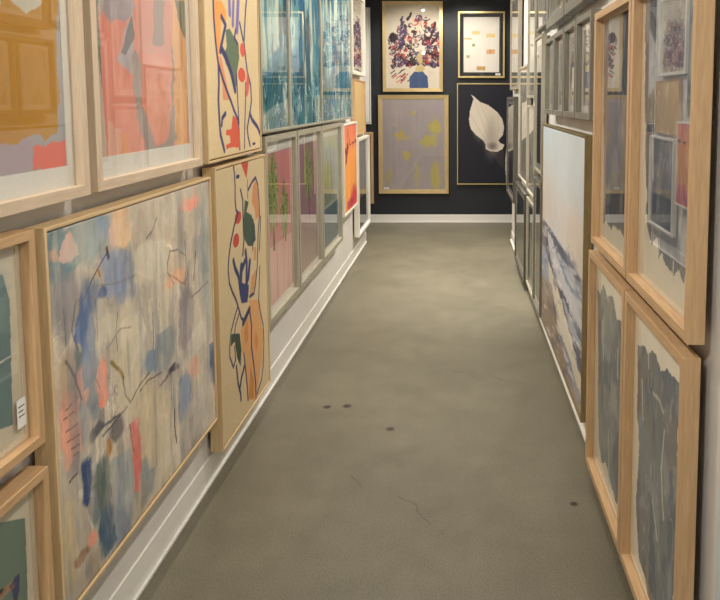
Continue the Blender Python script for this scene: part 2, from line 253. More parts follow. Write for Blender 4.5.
  ('p',(216,206,184),[(0.3255,0.4515),(0.6411,0.4106),(0.916,0.3547),(1.2522,0.2645),(1.5615,0.1643),(1.5742,0.0229),(1.2104,0.0525),(0.8631,0.129),(0.5728,0.2316),(0.3843,0.3267)],0.95,0.02),
  ('p',(176,180,188),[(0.9132,0.3856),(1.2425,0.3726),(1.546,0.3358),(1.5499,0.2929),(1.1888,0.2917)],0.9,0.02),
  ('p',(150,130,110),[(-1.5922,0.0764),(-0.0223,0.2669),(0.4746,0.3444),(0.6988,0.2241),(1.0752,0.1261),(1.5742,0.0229),(1.5917,-0.17),(-1.5338,-0.5717)],0.95,0.015),
  ('p',(120,128,150),[(0.7819,0.1836),(1.0707,0.1757),(1.5677,0.0957),(1.5723,0.0443),(1.2104,0.0525)],0.8,0.02),
  ('e',(120,104,92),0.5294,0.2304,0.215,0.057,0.7,0.6,0.05),
  ('e',(120,120,136),1.1586,0.6266,0.1827,0.0335,0.8,0.5,0.05),
 ],
 'slA': [
  ('p',(88,92,106),[(-0.0123,1.136),(0.5596,1.0124),(0.5057,0.0953),(0.4411,0.0561),(0.4088,0.0989),(0.3482,0.1177),(0.3193,0.0988),(0.2381,0.1122),(0.2067,0.0888),(0.1359,0.1018),(0.0819,0.0926)],1,0.012),
 ],
 'slB': [
  ('p',(92,98,114),[(-0.0089,1.4034),(0.4902,1.2045),(0.4858,0.1654),(0.4533,0.1044),(0.4113,0.1285),(0.3717,0.1062),(0.2903,0.1209),(0.2695,0.1431),(0.2431,0.1156),(0.2184,0.1707),(0.1699,0.1416),(0.1137,0.1679),(0.0574,0.544)],1,0.012),
  ('s',(206,200,186),[(0.2383,0.1691),(0.2436,0.1102)],0.011,0.9,0.004),
  ('s',(206,200,186),[(0.3688,0.1387),(0.3728,0.0937)],0.011,0.9,0.004),
  ('s',(206,200,186),[(0.1386,0.4885),(0.164,0.3231)],0.011,0.9,0.004),
 ],
 'slC': [
  ('p',(134,138,136),[(0.0359,0.7025),(0.0948,0.7107),(0.1479,0.7555),(0.2231,0.7272),(0.3057,0.7574),(0.3753,0.7001),(0.4505,0.7098),(0.5016,0.4653),(0.4907,0.0996),(0.4008,0.0649),(0.3323,0.092),(0.2421,0.1189),(0.1716,0.0741),(0.1071,0.1367)],1,0.012),
  ('s',(206,200,186),[(0.2744,0.2559),(0.3053,0.0096)],0.011,0.9,0.004),
  ('s',(206,200,186),[(0.4002,0.5969),(0.4087,0.5025)],0.011,0.9,0.004),
  ('s',(206,200,186),[(0.1413,0.6203),(0.1729,0.4779)],0.011,0.9,0.004),
 ],
 'slD': [
  ('p',(124,128,130),[(0.0513,0.7066),(0.1313,0.7315),(0.155,0.7163),(0.1965,0.737),(0.2475,0.7441),(0.2989,0.719),(0.3431,0.7468),(0.4465,0.7458),(0.4664,0.7037),(0.4458,0.5717),(0.4721,0.4623),(0.447,0.1833),(0.4743,0.0706),(0.2751,-0.017),(0.1921,0.0575),(0.1209,0.0707),(0.0698,0.229),(0.0913,0.3981),(0.0576,0.5008)],1,0.012),
  ('s',(196,190,176),[(0.2273,0.6283),(0.2869,0.6367),(0.3267,0.6211)],0.012,1,0.006),
  ('s',(206,200,186),[(0.1652,0.7258),(0.1746,0.6824)],0.011,0.9,0.004),
  ('s',(206,200,186),[(0.1069,0.6203),(0.1286,0.5083)],0.011,0.9,0.004),
  ('s',(206,200,186),[(0.3399,0.5781),(0.3223,0.4592),(0.3522,0.3376)],0.011,0.9,0.004),
  ('s',(206,200,186),[(0.2438,0.3299),(0.3021,0.2499)],0.011,0.9,0.004),
 ],
 'bouquet': [
  ('p',(66,88,130),[(0.3158,0.0402),(0.3227,0.18),(0.3772,0.2398),(0.4876,0.2437),(0.5395,0.17),(0.543,0.0402)],1,0.008),
  ('e',(56,40,52),0.3638,0.3492,0.0401,0.0437,1,0.15,0.01),
  ('e',(205,180,124),0.4482,0.3988,0.0321,0.0715,0.95,0.1,0.01),
  ('e',(205,180,124),0.4477,0.2796,0.0562,0.0358,0.95,0.1,0.01),
  ('e',(66,44,56),0.1297,0.6463,0.048,0.0592,1,0.1,0.015),
  ('p',(222,205,190),[(0.5278,0.2597),(0.6381,0.2398),(0.5676,0.16)],1,0.01),
 ],
 'lavender': [
  ('e',(188,172,92),0.4213,0.9668,0.0533,0.031,0.7,0.25,0.05),
  ('e',(188,172,92),0.2641,0.7049,0.0623,0.0534,0.85,0.25,0.05),
  ('e',(188,172,92),0.364,0.6826,0.0534,0.0267,0.4,0.25,0.05),
  ('e',(188,172,92),0.6871,0.8161,0.0578,0.1155,0.9,0.25,0.05),
  ('e',(188,172,92),0.6087,0.6381,0.1158,0.0624,0.9,0.25,0.05),
  ('e',(188,172,92),0.3403,0.455,0.0402,0.0492,0.8,0.25,0.05),
  ('e',(188,172,92),0.6966,0.2127,0.0581,0.2024,0.85,0.25,0.05),
  ('e',(188,172,92),0.4618,0.2127,0.0313,0.1574,0.5,0.25,0.05),
  ('e',(188,172,92),0.1262,0.1903,0.0268,0.1125,0.6,0.25,0.05),
 ],
 'poster': [
  ('p',(238,205,140),[(0.1693,0.5558),(0.261,0.5558),(0.2611,0.5156),(0.1693,0.5156)],0.95,0.006),
  ('p',(236,206,140),[(0.3376,0.524),(0.4464,0.524),(0.4466,0.4803),(0.3378,0.4803)],0.95,0.006),
  ('p',(222,180,110),[(0.0691,0.4735),(0.1643,0.4735),(0.1643,0.4567),(0.0691,0.4567)],0.95,0.006),
  ('p',(176,160,110),[(0.1729,0.4029),(0.207,0.4029),(0.207,0.3726),(0.173,0.3726)],0.95,0.006),
  ('p',(226,176,122),[(0.3417,0.3389),(0.4439,0.3389),(0.4441,0.2849),(0.3419,0.2849)],0.95,0.006),
  ('p',(180,168,110),[(0.0999,0.2731),(0.1408,0.2731),(0.1408,0.2393),(0.0999,0.2393)],0.95,0.006),
  ('p',(196,154,84),[(0.2246,0.1379),(0.327,0.1379),(0.3272,0.0904),(0.2247,0.0904)],0.95,0.006),
  ('e',(200,110,70),0.386,0.317,0.0102,0.0202,0.6,0.5,0.01),
 ],
 'lily': [
  ('p',(58,54,56),[(0.4133,0.3972),(0.5711,0.4581),(0.5677,0.1895),(0.4868,0.2873)],1,0.01),
  ('p',(222,210,192),[(0.169,1.0871),(0.2101,1.0631),(0.2779,1.0029),(0.3747,0.9668),(0.4839,0.8824),(0.5497,0.7978),(0.5698,0.6889),(0.5509,0.5918),(0.4977,0.5432),(0.5271,0.5019),(0.5709,0.4873),(0.5518,0.4337),(0.4863,0.402),(0.4011,0.4094),(0.3475,0.4337),(0.3522,0.4824),(0.3156,0.5432),(0.2304,0.604),(0.1696,0.6768),(0.1453,0.7736),(0.1572,0.8944),(0.1861,0.9909),(0.2005,1.039)],1,0.004),
  ('e',(176,164,152),0.4126,0.5797,0.0631,0.1943,0.7,0.95,0.01),
  ('e',(112,102,98),0.4301,0.4678,0.0486,0.039,0.8,0.9,0.004),
  ('e',(232,222,206),0.2787,0.7252,0.0727,0.1453,0.5,0.9,0.01),
  ('s',(176,164,152),[(0.2004,1.0511),(0.2783,0.8462),(0.4007,0.5068)],0.006,0.5,0.004),
  ('s',(176,164,152),[(0.2779,0.9909),(0.3754,0.7736),(0.4493,0.5068)],0.006,0.5,0.004),
  ('s',(176,164,152),[(0.1694,0.8462),(0.2789,0.6525),(0.3764,0.5068)],0.006,0.5,0.004),
  ('s',(176,164,152),[(0.4962,0.8462),(0.5092,0.6768),(0.4784,0.5311)],0.006,0.5,0.004),
  ('s',(232,222,206),[(0.3523,0.4703),(0.3572,0.4386),(0.4133,0.4142),(0.4862,0.4069),(0.5469,0.4386),(0.5661,0.4824),(0.5271,0.497)],0.012,1.0,0.0),
  ('p',(212,202,184),[(0.5923,0.165),(0.5865,0.3118),(0.6188,0.604),(0.6431,0.604),(0.6469,0.0178),(0.598,0.0178)],1,0.004),
 ],
 'big_shapes': [
  ('p',(190,182,162),[(0.4625,0.7997),(0.6521,0.7834),(0.6738,0.6762),(0.5322,0.6767),(0.4367,0.7271)],0.78,0.009),
  ('p',(188,180,158),[(0.3471,0.6154),(0.4582,0.6074),(0.4989,0.5378),(0.4603,0.4849),(0.3728,0.502),(0.324,0.5532)],0.78,0.009),
  ('p',(184,176,156),[(0.5136,0.6241),(0.6756,0.6077),(0.6815,0.4947),(0.5732,0.4948),(0.5191,0.5313)],0.78,0.009),
  ('p',(194,188,172),[(0.8299,0.4123),(0.9583,0.436),(0.9911,0.3398),(0.8793,0.3311)],0.78,0.009),
  ('p',(184,172,148),[(0.3095,0.4557),(0.4444,0.455),(0.4238,0.3711),(0.3686,0.3192),(0.3157,0.3971)],0.78,0.009),
  ('p',(182,168,142),[(0.4555,0.3578),(0.6322,0.3029),(0.6484,0.1271),(0.5893,0.0875),(0.4816,0.1157),(0.4273,0.2652)],0.78,0.009),
  ('p',(188,174,148),[(0.5515,0.254),(0.657,0.223),(0.6675,0.0671),(0.5549,0.0442)],0.78,0.009),
  ('p',(130,122,124),[(0.7539,0.5562),(0.8589,0.5266),(0.8415,0.3341),(0.739,0.3918)],0.78,0.009),
  ('p',(130,140,162),[(0.244,0.8182),(0.3415,0.8106),(0.3602,0.6955),(0.2747,0.6889)],0.78,0.009),
  ('p',(102,126,132),[(0.0489,0.9047),(0.1356,0.9076),(0.1647,0.818),(0.0819,0.8035),(0.0517,0.8437)],0.78,0.009),
  ('p',(122,142,148),[(0.1544,0.9117),(0.2417,0.9067),(0.2339,0.8203),(0.1747,0.8232)],0.78,0.009),
  ('p',(208,168,154),[(0.0727,0.8908),(0.1081,0.9006),(0.1485,0.8464),(0.1104,0.8279),(0.0517,0.8437)],0.78,0.009),
  ('p',(86,104,138),[(0.129,0.7328),(0.1768,0.7396),(0.2069,0.6331),(0.2004,0.5049),(0.1363,0.5026),(0.1293,0.6335)],0.78,0.009),
  ('p',(214,132,112),[(0.2031,0.5353),(0.2502,0.5361),(0.2631,0.439),(0.2389,0.4114),(0.1986,0.4292)],0.78,0.009),
  ('p',(202,148,128),[(0.0292,0.5019),(0.1164,0.4908),(0.1142,0.3629),(0.0492,0.3443),(0.0392,0.425)],0.78,0.009),
  ('p',(48,68,106),[(0.1188,0.3095),(0.1493,0.327),(0.156,0.2371),(0.1291,0.2108),(0.1133,0.2484)],0.78,0.009),
  ('p',(72,88,80),[(0.1858,0.287),(0.237,0.271),(0.2551,0.1672),(0.2127,0.1205),(0.1766,0.1854)],0.78,0.009),
  ('p',(56,80,102),[(0.1853,0.1669),(0.2477,0.1465),(0.2657,0.0343),(0.2042,0.027),(0.1784,0.0903)],0.78,0.009),
  ('p',(194,106,98),[(0.3683,0.3164),(0.4182,0.3083),(0.4348,0.2013),(0.4104,0.0783),(0.3863,0.0981),(0.3779,0.2153)],0.78,0.009),
  ('p',(132,142,148),[(0.2587,0.268),(0.3674,0.2382),(0.3845,0.0782),(0.2782,0.1088)],0.78,0.009),
  ('p',(88,108,146),[(0.7301,0.2931),(0.8179,0.2792),(0.8189,0.1867),(0.7538,0.1696),(0.7242,0.2274)],0.78,0.009),
  ('p',(74,92,118),[(1.0101,0.3144),(1.0979,0.3073),(1.0845,0.1593),(1.019,0.1739)],0.78,0.009),
  ('p',(214,168,122),[(0.3259,0.8897),(0.4085,0.8982),(0.4202,0.8226),(0.3759,0.8034),(0.3313,0.8237)],0.78,0.009),
  ('p',(160,154,146),[(0.8294,0.2),(0.9662,0.18),(0.975,0.0437),(0.8335,0.0365)],0.78,0.009),
  ('p',(172,160,140),[(0.7133,0.8464),(0.9436,0.8272),(0.9548,0.7321),(0.7369,0.7439)],0.78,0.009),
  ('p',(214,140,122),[(0.8006,0.8827),(0.9384,0.8777),(0.9349,0.8392),(0.8146,0.8436)],0.78,0.009),
  ('p',(210,130,104),[(0.8229,0.3338),(0.8972,0.3138),(0.9011,0.2468),(0.835,0.2619)],0.78,0.009),
  ('p',(110,128,142),[(0.4864,0.4755),(0.5705,0.4643),(0.5644,0.3972),(0.4944,0.4118)],0.78,0.009),
 ],
}

# ------------------------------------------------------------------ helpers
def lin(c):
    c = np.asarray(c, dtype=float) / 255.0
    return np.where(c <= 0.04045, c / 12.92, ((c + 0.055) / 1.055) ** 2.4)

def L4(c):
    v = lin(c); return (float(v[0]), float(v[1]), float(v[2]), 1.0)

def link(name, me, parent=None, kind=None):
    o = bpy.data.objects.new(name, me); C.objects.link(o)
    if parent: o.parent = parent
    if kind: o['kind'] = kind
    return o

def empty(name, loc, rz=0):
    o = bpy.data.objects.new(name, None); C.objects.link(o)
    o.empty_display_size = 0.05
    o.location = loc; o.rotation_euler = (0, 0, rz)
    return o

def add_box(bm, x0, x1, y0, y1, z0, z1, mi=0):
    v = [bm.verts.new(p) for p in ((x0,y0,z0),(x1,y0,z0),(x1,y1,z0),(x0,y1,z0),(x0,y0,z1),(x1,y0,z1),(x1,y1,z1),(x0,y1,z1))]
    for f in ((0,3,2,1),(4,5,6,7),(0,1,5,4),(1,2,6,5),(2,3,7,6),(3,0,4,7)):
        bm.faces.new([v[i] for i in f]).material_index = mi

def finish(name, bm, mats, parent=None, kind=None, bevel=0):
    bmesh.ops.recalc_face_normals(bm, faces=bm.faces)
    me = bpy.data.meshes.new(name); bm.to_mesh(me); bm.free()
    for m in (mats if isinstance(mats, (list, tuple)) else [mats]): me.materials.append(m)
    o = link(name, me, parent, kind)
    if bevel:
        b = o.modifiers.new('bevel', 'BEVEL'); b.width = bevel; b.segments = 2; b.limit_method = 'ANGLE'
    return o

def box(name, x0, x1, y0, y1, z0, z1, mat, parent=None, kind=None, bevel=0):
    bm = bmesh.new(); add_box(bm, x0, x1, y0, y1, z0, z1)
    return finish(name, bm, mat, parent, kind, bevel)

# ------------------------------------------------------------------ materials
def new_mat(name):
    m = bpy.data.materials.new(name); m.use_nodes = True
    nt = m.node_tree; return m, nt, nt.nodes['Principled BSDF']

def noise(nt, scale, stretch=(1,1,1), detail=4, rough=0.55, coord='Object'):
    tc = nt.nodes.new('ShaderNodeTexCoord'); mp = nt.nodes.new('ShaderNodeMapping')
    mp.inputs['Scale'].default_value = stretch
    nz = nt.nodes.new('ShaderNodeTexNoise'); nz.inputs['Scale'].default_value = scale
    nz.inputs['Detail'].default_value = detail; nz.inputs['Roughness'].default_value = rough
    nt.links.new(tc.outputs[coord], mp.inputs['Vector']); nt.links.new(mp.outputs['Vector'], nz.inputs['Vector'])
    return nz

def ramp(nt, src, stops):
    r = nt.nodes.new('ShaderNodeValToRGB'); e = r.color_ramp.elements
    while len(e) < len(stops): e.new(0.5)
    for k, (p, c) in enumerate(stops): e[k].position = p; e[k].color = L4(c)
    nt.links.new(src, r.inputs['Fac']); return r

def bump(nt, b, src, strength, dist=0.002):
    n = nt.nodes.new('ShaderNodeBump'); n.inputs['Strength'].default_value = strength; n.inputs['Distance'].default_value = dist
    nt.links.new(src, n.inputs['Height']); nt.links.new(n.outputs['Normal'], b.inputs['Normal'])

def grained(name, c0, c1, along, rough=0.5, metal=0.0, scale=9.0):
    """wood or brushed metal, streaked along x or z"""
    m, nt, b = new_mat(name)
    st = (1.2, 14, 14) if along == 'x' else (14, 14, 1.2)
    nz = noise(nt, scale, st, 5, 0.6)
    r = ramp(nt, nz.outputs['Fac'], [(0.3, c0), (0.7, c1)])
    nt.links.new(r.outputs['Color'], b.inputs['Base Color'])
    b.inputs['Roughness'].default_value = rough; b.inputs['Metallic'].default_value = metal
    bump(nt, b, nz.outputs['Fac'], 0.15, 0.001)
    return m

def pair(name, c0, c1, rough=0.5, metal=0.0):
    return [grained(name + '_rail', c0, c1, 'x', rough, metal), grained(name + '_stile', c0, c1, 'z', rough, metal)]

MAPLE  = pair('pale_maple', (202,180,154), (220,198,172), 0.5)
BIRCH  = pair('birch', (200,170,126), (220,192,148), 0.5)
OAK    = pair('light_oak', (186,148,106), (206,170,128), 0.5)
OAKR   = pair('warm_oak', (176,142,104), (197,164,124), 0.48)
SILVER = pair('champagne_silver', (160,154,136), (184,178,160), 0.38, 0.25)
PEWTER = pair('pewter', (112,108,98), (134,130,120), 0.4, 0.2)
CHARC  = pair('charcoal_grey', (78,76,70), (96,93,86), 0.42, 0.15)
OLIVE  = pair('olive_bronze', (112,96,62), (134,116,76), 0.45, 0.1)
GOLD   = pair('brushed_gold', (190,166,116), (214,190,140), 0.38, 0.45)
PGOLD  = pair('pale_gold', (204,180,116), (226,206,146), 0.36, 0.55)
WHITE  = pair('white_lacquer', (222,218,206), (232,228,216), 0.4)
TAUPE  = pair('taupe', (156,146,132), (176,166,150), 0.42, 0.1)
BLACKW = pair('black_stain', (26,26,30), (34,34,38), 0.45)

def plain(name, c, rough=0.6, nscale=60, var=8):
    m, nt, b = new_mat(name)
    nz = noise(nt, nscale, (1,1,1), 4)
    a = tuple(max(0, x - var) for x in c); d = tuple(min(255, x + var) for x in c)
    r = ramp(nt, nz.outputs['Fac'], [(0.3, a), (0.7, d)])
    nt.links.new(r.outputs['Color'], b.inputs['Base Color']); b.inputs['Roughness'].default_value = rough
    bump(nt, b, nz.outputs['Fac'], 0.08, 0.001)
    return m

MATBOARD = plain('mat_board_white', (226,220,212), 0.85, 120, 3)
MATCREAM = plain('mat_board_cream', (222,208,186), 0.85, 120, 4)
MATBLACK = plain('mat_board_black', (30,30,36), 0.8, 120, 3)
BACKING  = plain('kraft_backing', (120,96,70), 0.9, 60, 8)
TAGW     = plain('tag_paper', (236,232,226), 0.7, 90, 3)
TAGK     = plain('tag_ink', (70,66,64), 0.7, 90, 4)

def paint_mat(name, rough, bstr, spec):
    m, nt, b = new_mat(name)
    at = nt.nodes.new('ShaderNodeAttribute'); at.attribute_name = 'paint'
    nt.links.new(at.outputs['Color'], b.inputs['Base Color'])
    b.inputs['Roughness'].default_value = rough; b.inputs['Specular IOR Level'].default_value = spec
    nz = noise(nt, 90, (1,1,1), 3); bump(nt, b, nz.outputs['Fac'], bstr, 0.002)
    return m
CANVAS = paint_mat('painted_canvas', 0.62, 0.18, 0.35)
PRINT = paint_mat('printed_paper', 0.8, 0.05, 0.2)

def glass_mat(name='picture_glass', both=True):
    m = bpy.data.materials.new(name); m.use_nodes = True
    nt = m.node_tree; nt.nodes.clear()
    out = nt.nodes.new('ShaderNodeOutputMaterial'); mix = nt.nodes.new('ShaderNodeMixShader')
    tr = nt.nodes.new('ShaderNodeBsdfTransparent'); gl = nt.nodes.new('ShaderNodeBsdfGlossy')
    gl.inputs['Roughness'].default_value = 0.012; tr.inputs['Color'].default_value = (0.97, 0.98, 0.97, 1)
    def math_node(op, x, y=None):
        n = nt.nodes.new('ShaderNodeMath'); n.operation = op
        for k, v in enumerate((x, y)):
            if v is None: continue
            if isinstance(v, (int, float)): n.inputs[k].default_value = v
            else: nt.links.new(v, n.inputs[k])
        return n.outputs[0]
    geo = nt.nodes.new('ShaderNodeNewGeometry'); dt = nt.nodes.new('ShaderNodeVectorMath'); dt.operation = 'DOT_PRODUCT'
    nt.links.new(geo.outputs['Normal'], dt.inputs[0]); nt.links.new(geo.outputs['Incoming'], dt.inputs[1])
    c = math_node('SUBTRACT', 1.0, math_node('ABSOLUTE', dt.outputs['Value']))
    F = math_node('ADD', 0.04, math_node('MULTIPLY', 0.96, math_node('POWER', c, 5.0)))     # Schlick, both sides alike
    # both faces of the pane: 2F / (1 + F)
    q = math_node('DIVIDE', math_node('MULTIPLY', F, 2.0), math_node('ADD', F, 1.0)) if both else math_node('MULTIPLY', F, 0.8)
    nt.links.new(q, mix.inputs['Fac'])
    nt.links.new(tr.outputs[0], mix.inputs[1]); nt.links.new(gl.outputs[0], mix.inputs[2])
    nt.links.new(mix.outputs[0], out.inputs['Surface'])
    return m
GLASS = glass_mat()
GLASS_COATED = glass_mat('coated_picture_glass', False)

# ------------------------------------------------------------------ painting in numpy (colour per vertex)
def vnoise(x, y, seed):
    xi = np.floor(x).astype(np.int64); yi = np.floor(y).astype(np.int64)
    fx = x - xi; fy = y - yi; fx = fx*fx*(3-2*fx); fy = fy*fy*(3-2*fy)
    def h(a, b):
        n = (a * 374761393 + b * 668265263 + seed * 1442695041) & 0xffffffff
        n = ((n ^ (n >> 13)) * 1274126177) & 0xffffffff
        return ((n ^ (n >> 16)) & 0xffff) / 65535.0
    return (h(xi,yi)*(1-fx)+h(xi+1,yi)*fx)*(1-fy) + (h(xi,yi+1)*(1-fx)+h(xi+1,yi+1)*fx)*fy

def fbm(x, y, seed, octv=4):
    s = 0; a = 0.5; t = 0
    for k in range(octv):
        s = s + a * vnoise(x, y, seed + k*17); t += a; a *= 0.55; x = x*2.03; y = y*2.03
    return s / t                                           # 0..1

def sstep(a, b, x):
    t = np.clip((x - a) / (b - a), 0, 1); return t*t*(3-2*t)

class Art:
    def __init__(s, U, V, base, seed=1):
        s.U, s.V, s.seed = U, V, seed
        s.img = np.empty(U.shape + (3,)); s.img[:] = base
        s.n1 = fbm(U*26, V*26, seed+3, 4) - 0.5; s.n2 = fbm(U*26+40, V*26+9, seed+5, 4) - 0.5
    def put(s, col, mask):
        m = np.clip(mask, 0, 1)[..., None]; s.img = s.img*(1-m) + np.asarray(col, float)*m
    def warp(s, rag):
        return (s.U + s.n1*2.4*rag, s.V + s.n2*2.4*rag) if rag else (s.U, s.V)
    def ell(s, col, cx, cy, rx, ry, a=1, soft=0.3, rag=0.0):
        U, V = s.warp(rag); d = np.sqrt(((U-cx)/max(rx,1e-4))**2 + ((V-cy)/max(ry,1e-4))**2)
        s.put(col, a * (1 - sstep(1-soft, 1+soft, d)))
    def poly(s, col, pts, a=1, rag=0.0):
        U, V = s.warp(rag); ins = np.zeros(U.shape, bool); n = len(pts)
        for i in range(n):
            x0, y0 = pts[i]; x1, y1 = pts[(i+1) % n]
            if y0 == y1: continue
            c = ((y0 > V) != (y1 > V)) & (U < (x1-x0)*(V-y0)/(y1-y0) + x0); ins ^= c
        s.put(col, a * ins)
    def line(s, col, pts, w, a=1, rag=0.0):
        U, V = s.warp(rag); d = np.full(U.shape, 9.0)
        for (x0, y0), (x1, y1) in zip(pts[:-1], pts[1:]):
            dx, dy = x1-x0, y1-y0; q = dx*dx + dy*dy + 1e-12
            t = np.clip(((U-x0)*dx + (V-y0)*dy) / q, 0, 1)
            d = np.minimum(d, np.hypot(U-x0-t*dx, V-y0-t*dy))
        s.put(col, a * (1 - sstep(w*0.36, w*0.62, d)))
    def ops(s, key):
        for o in ART.get(key, []):
            if o[0] == 'e': s.ell(o[1], *o[2:])
            elif o[0] == 'p': s.poly(*o[1:])
            else: s.line(*o[1:])
    def streak(s, su, sv, amp, k=0):
        n = fbm(s.U*su, s.V*sv, s.seed+60+k, 4) - 0.5; s.img = s.img * (1 + amp*2*n)[..., None]
    def blotch(s, col, su, sv, thr, a, k=0, soft=0.06):
        n = fbm(s.U*su, s.V*sv, s.seed+90+k, 4); s.put(col, a * sstep(thr-soft, thr+soft, n))

def p_big(U, V):
    A = Art(U, V, (190,178,160), 11)
    A.blotch((150,142,134), 6, 2.5, .5, .7, 1, .15); A.blotch((186,172,150), 5, 3, .55, .7, 2, .12)
    A.ops('big')
    reg = np.exp(-(((U-.25)/.16)**2 + ((V-.58)/.2)**2)) + .8*np.exp(-(((U-.44)/.2)**2 + ((V-.33)/.16)**2))
    q = np.abs(fbm(U*55 + V*22, V*30 - U*10, 7, 3) - .5)
    A.put((84,78,84), .7*(1 - sstep(.01, .035, q))*np.clip(reg, 0, 1)*sstep(.42, .58, fbm(U*14, V*14, 8, 3)))
    q = np.abs(fbm(U*40 - V*26, V*34 + U*14, 17, 3) - .5)
    A.put((206,198,184), .55*(1 - sstep(.008, .03, q))*sstep(.48, .62, fbm(U*9, V*9, 18, 3)))
    rnd = random.Random(77); H, W = U.shape
    for i in range(150):                                   # loaded-brush dabs that drag the paint under them
        x = rnd.uniform(U.min(), U.max()); y = rnd.uniform(V.min(), V.max()); r = int((y-V.min())/(V.max()-V.min())*(H-1)); c = int((x-U.min())/(U.max()-U.min())*(W-1))
        k = rnd.uniform(.88, 1.16); col = np.clip(A.img[r, c]*k + rnd.uniform(-8, 8), 40, 236)
        if rnd.random() < .2: col = (204, 198, 182)
        ang = rnd.choice((1.5, 1.6, 1.2, 2.1, .7, 2.6)) ; l = rnd.uniform(.03, .10)
        A.line(col, [(x,y),(x+math.cos(ang)*l,y+math.sin(ang)*l)], rnd.uniform(.010,.034), rnd.uniform(.3,.6), .008)
    for o in ART['big']:
        if o[0] == 'e': A.ell(o[1], *o[2:6], .62*o[6], .22, .012)
    for o in ART['big_shapes']: A.poly(o[1], o[2], o[3], o[4])
    for o in ART['big']:
        if o[0] == 's': A.line(o[1], o[2], o[3]*.7, .85, .003)
    A.blotch((192,182,164), 20, 5, .62, .35, 4, .08); A.blotch((116,116,122), 26, 4, .64, .4, 5, .07)
    A.blotch((186,180,168), 5, 4, .60, .4, 6, .06)
    A.streak(40, 5, .08); A.streak(12, 12, .07, 3); A.streak(110, 60, .04, 5)
    return A.img
def p_fig(key, seed):
    def f(U, V):
        A = Art(U, V, (224,200,156), seed); A.ops(key); A.streak(120, 120, .03); A.streak(3, 3, .03, 2); return A.img
    return f
def p_basic(key, base, seed, su=30, sv=6, amp=.06, extra=None):
    def f(U, V):
        A = Art(U, V, base, seed)
        if extra: extra(A, 0)
        A.ops(key)
        if extra: extra(A, 1)
        A.streak(su, sv, amp); return A.img
    return f
def palm_tree(A, x, y, r, rnd, n=60, cols=((132,144,84),(168,176,104),(84,98,64),(192,192,124),(150,158,96))):
    for i in range(n):
        a = rnd.uniform(-.5*PI, 1.5*PI); l = r*rnd.uniform(.5, 1.1)
        x1, y1 = x + math.cos(a)*l*.8, y + math.sin(a)*l - .25*l*abs(math.cos(a))
        mx, my = x + math.cos(a)*l*.45, y + math.sin(a)*l*.6
        A.line(rnd.choice(cols), [(x,y),(mx,my),(x1,y1)], .0075, .9)
def p_palm(kind):
    def f(U, V):
        rnd = random.Random(40+kind); base = ((216,142,142), (172,132,142), (188,196,184))[kind]
        A = Art(U, V, base, 60+kind)
        if kind < 2:
            A.put((176,148,140) if kind else (234,184,172), (V < .36)*.85)  # paler panelled part, with the floor's reflection worked into the pink
            for x in (.13, .27, .4, .52, .62): A.line((150,96,96), [(x,0),(x,.36)], .008, .5)
            for (x, y, r) in (((.21,.74,.17),(.22,.64,.17),(.2,.56,.13),(.46,.54,.13),(.45,.47,.11)), ((.40,.70,.19),(.39,.60,.14)))[kind]:
                A.line((96,84,62), [(x,y),(x+.01,.34)], .014); palm_tree(A, x, y, r, rnd, 110)
        else:
            A.put((92,116,128), (V < .34)*.85)  # slate blue base, with the reflected dark wall mixed into the colour
            for i in range(60):
                x = .4 + rnd.uniform(-.2,.2); A.line(rnd.choice([(134,142,110),(154,152,116),(120,132,112)]), [(x,.36),(x+rnd.uniform(-.08,.08),.36+rnd.uniform(.15,.42))], .01, .7)
        A.streak(14, 3, .06); return A.img
    return f
def p_teal(k):
    def f(U, V):
        A = Art(U, V, (104,150,160), 70+k); A.U = U + k*3.1
        H = V
        A.put((164,194,194), .8*sstep(.55, 1.0, H)*fbm(A.U*3, V*1.2, 4, 3)*1.3)
        A.blotch((58,112,132), 5, 3, .53, .75, 1, .08); A.blotch((196,214,206), 8, 1.9, .57, .75, 2, .05)
        A.blotch((34,70,92), 9, 3.4, .60, .8, 3, .05); A.blotch((218,216,194), 11, 1.7, .62, .8, 4, .04)
        A.blotch((46,104,150), 7, 4, .63, .7, 5, .05); A.blotch((120,110,104), 9, 3.5, .68, .6, 6, .04)
        low = 1 - sstep(.22, .42, V + .12*(fbm(A.U*6, V*6, 9, 3)-.5))
        A.put((34,92,104), .75*low*sstep(.35,.6,fbm(A.U*10, V*5, 21, 4)))
        w = np.abs(fbm(A.U*9, V*7, 33, 4) - .5); A.put((196,212,208), low*.75*(1 - sstep(.008, .03, w)))
        w2 = np.abs(fbm(A.U*15, V*9, 37, 3) - .5); A.put((24,44,60), low*.6*(1 - sstep(.008, .03, w2)))
        A.streak(26, 4, .10); return A.img
    return f
def p_orange(U, V):
    A = Art(U, V, (228,152,80), 81)
    A.put((218,122,100), .85*sstep(.45, .72, V + .12*(fbm(U*6, V*3, 5)-.5))); A.put((222,110,96), .5*sstep(.5,.7,V)*(U > .55))
    A.ops('orange'); A.streak(10, 3, .07); return A.img
def p_doodle(U, V):
    A = Art(U, V, (206,196,182), 83); rnd = random.Random(5)
    A.put((204,164,168), .8*(V < .26)*(np.abs(U-.43) < .33)*(V > .08))
    for i in range(150):
        x = rnd.uniform(.12, .74); y = rnd.uniform(.08, .5); pts = [(x,y)]
        for k in range(4): x += rnd.uniform(-.07,.07); y += rnd.uniform(-.05,.05); pts.append((x,y))
        A.line(rnd.choice([(52,46,50),(70,60,62),(120,60,76)]), pts, .012, .9)
    return A.img
def p_wall_reflection(U, V):  # paints the end wall's reflection in the glass as print colour
    A = Art(U, V, (150,142,136), 85); A.put((40,40,44), .9*(V < .33)); A.put((196,168,120), .9*(np.abs(V-.37) < .03))
    A.blotch((112,108,108), 8, 2, .55, .5, 1, .1); A.streak(20, 3, .1); return A.img
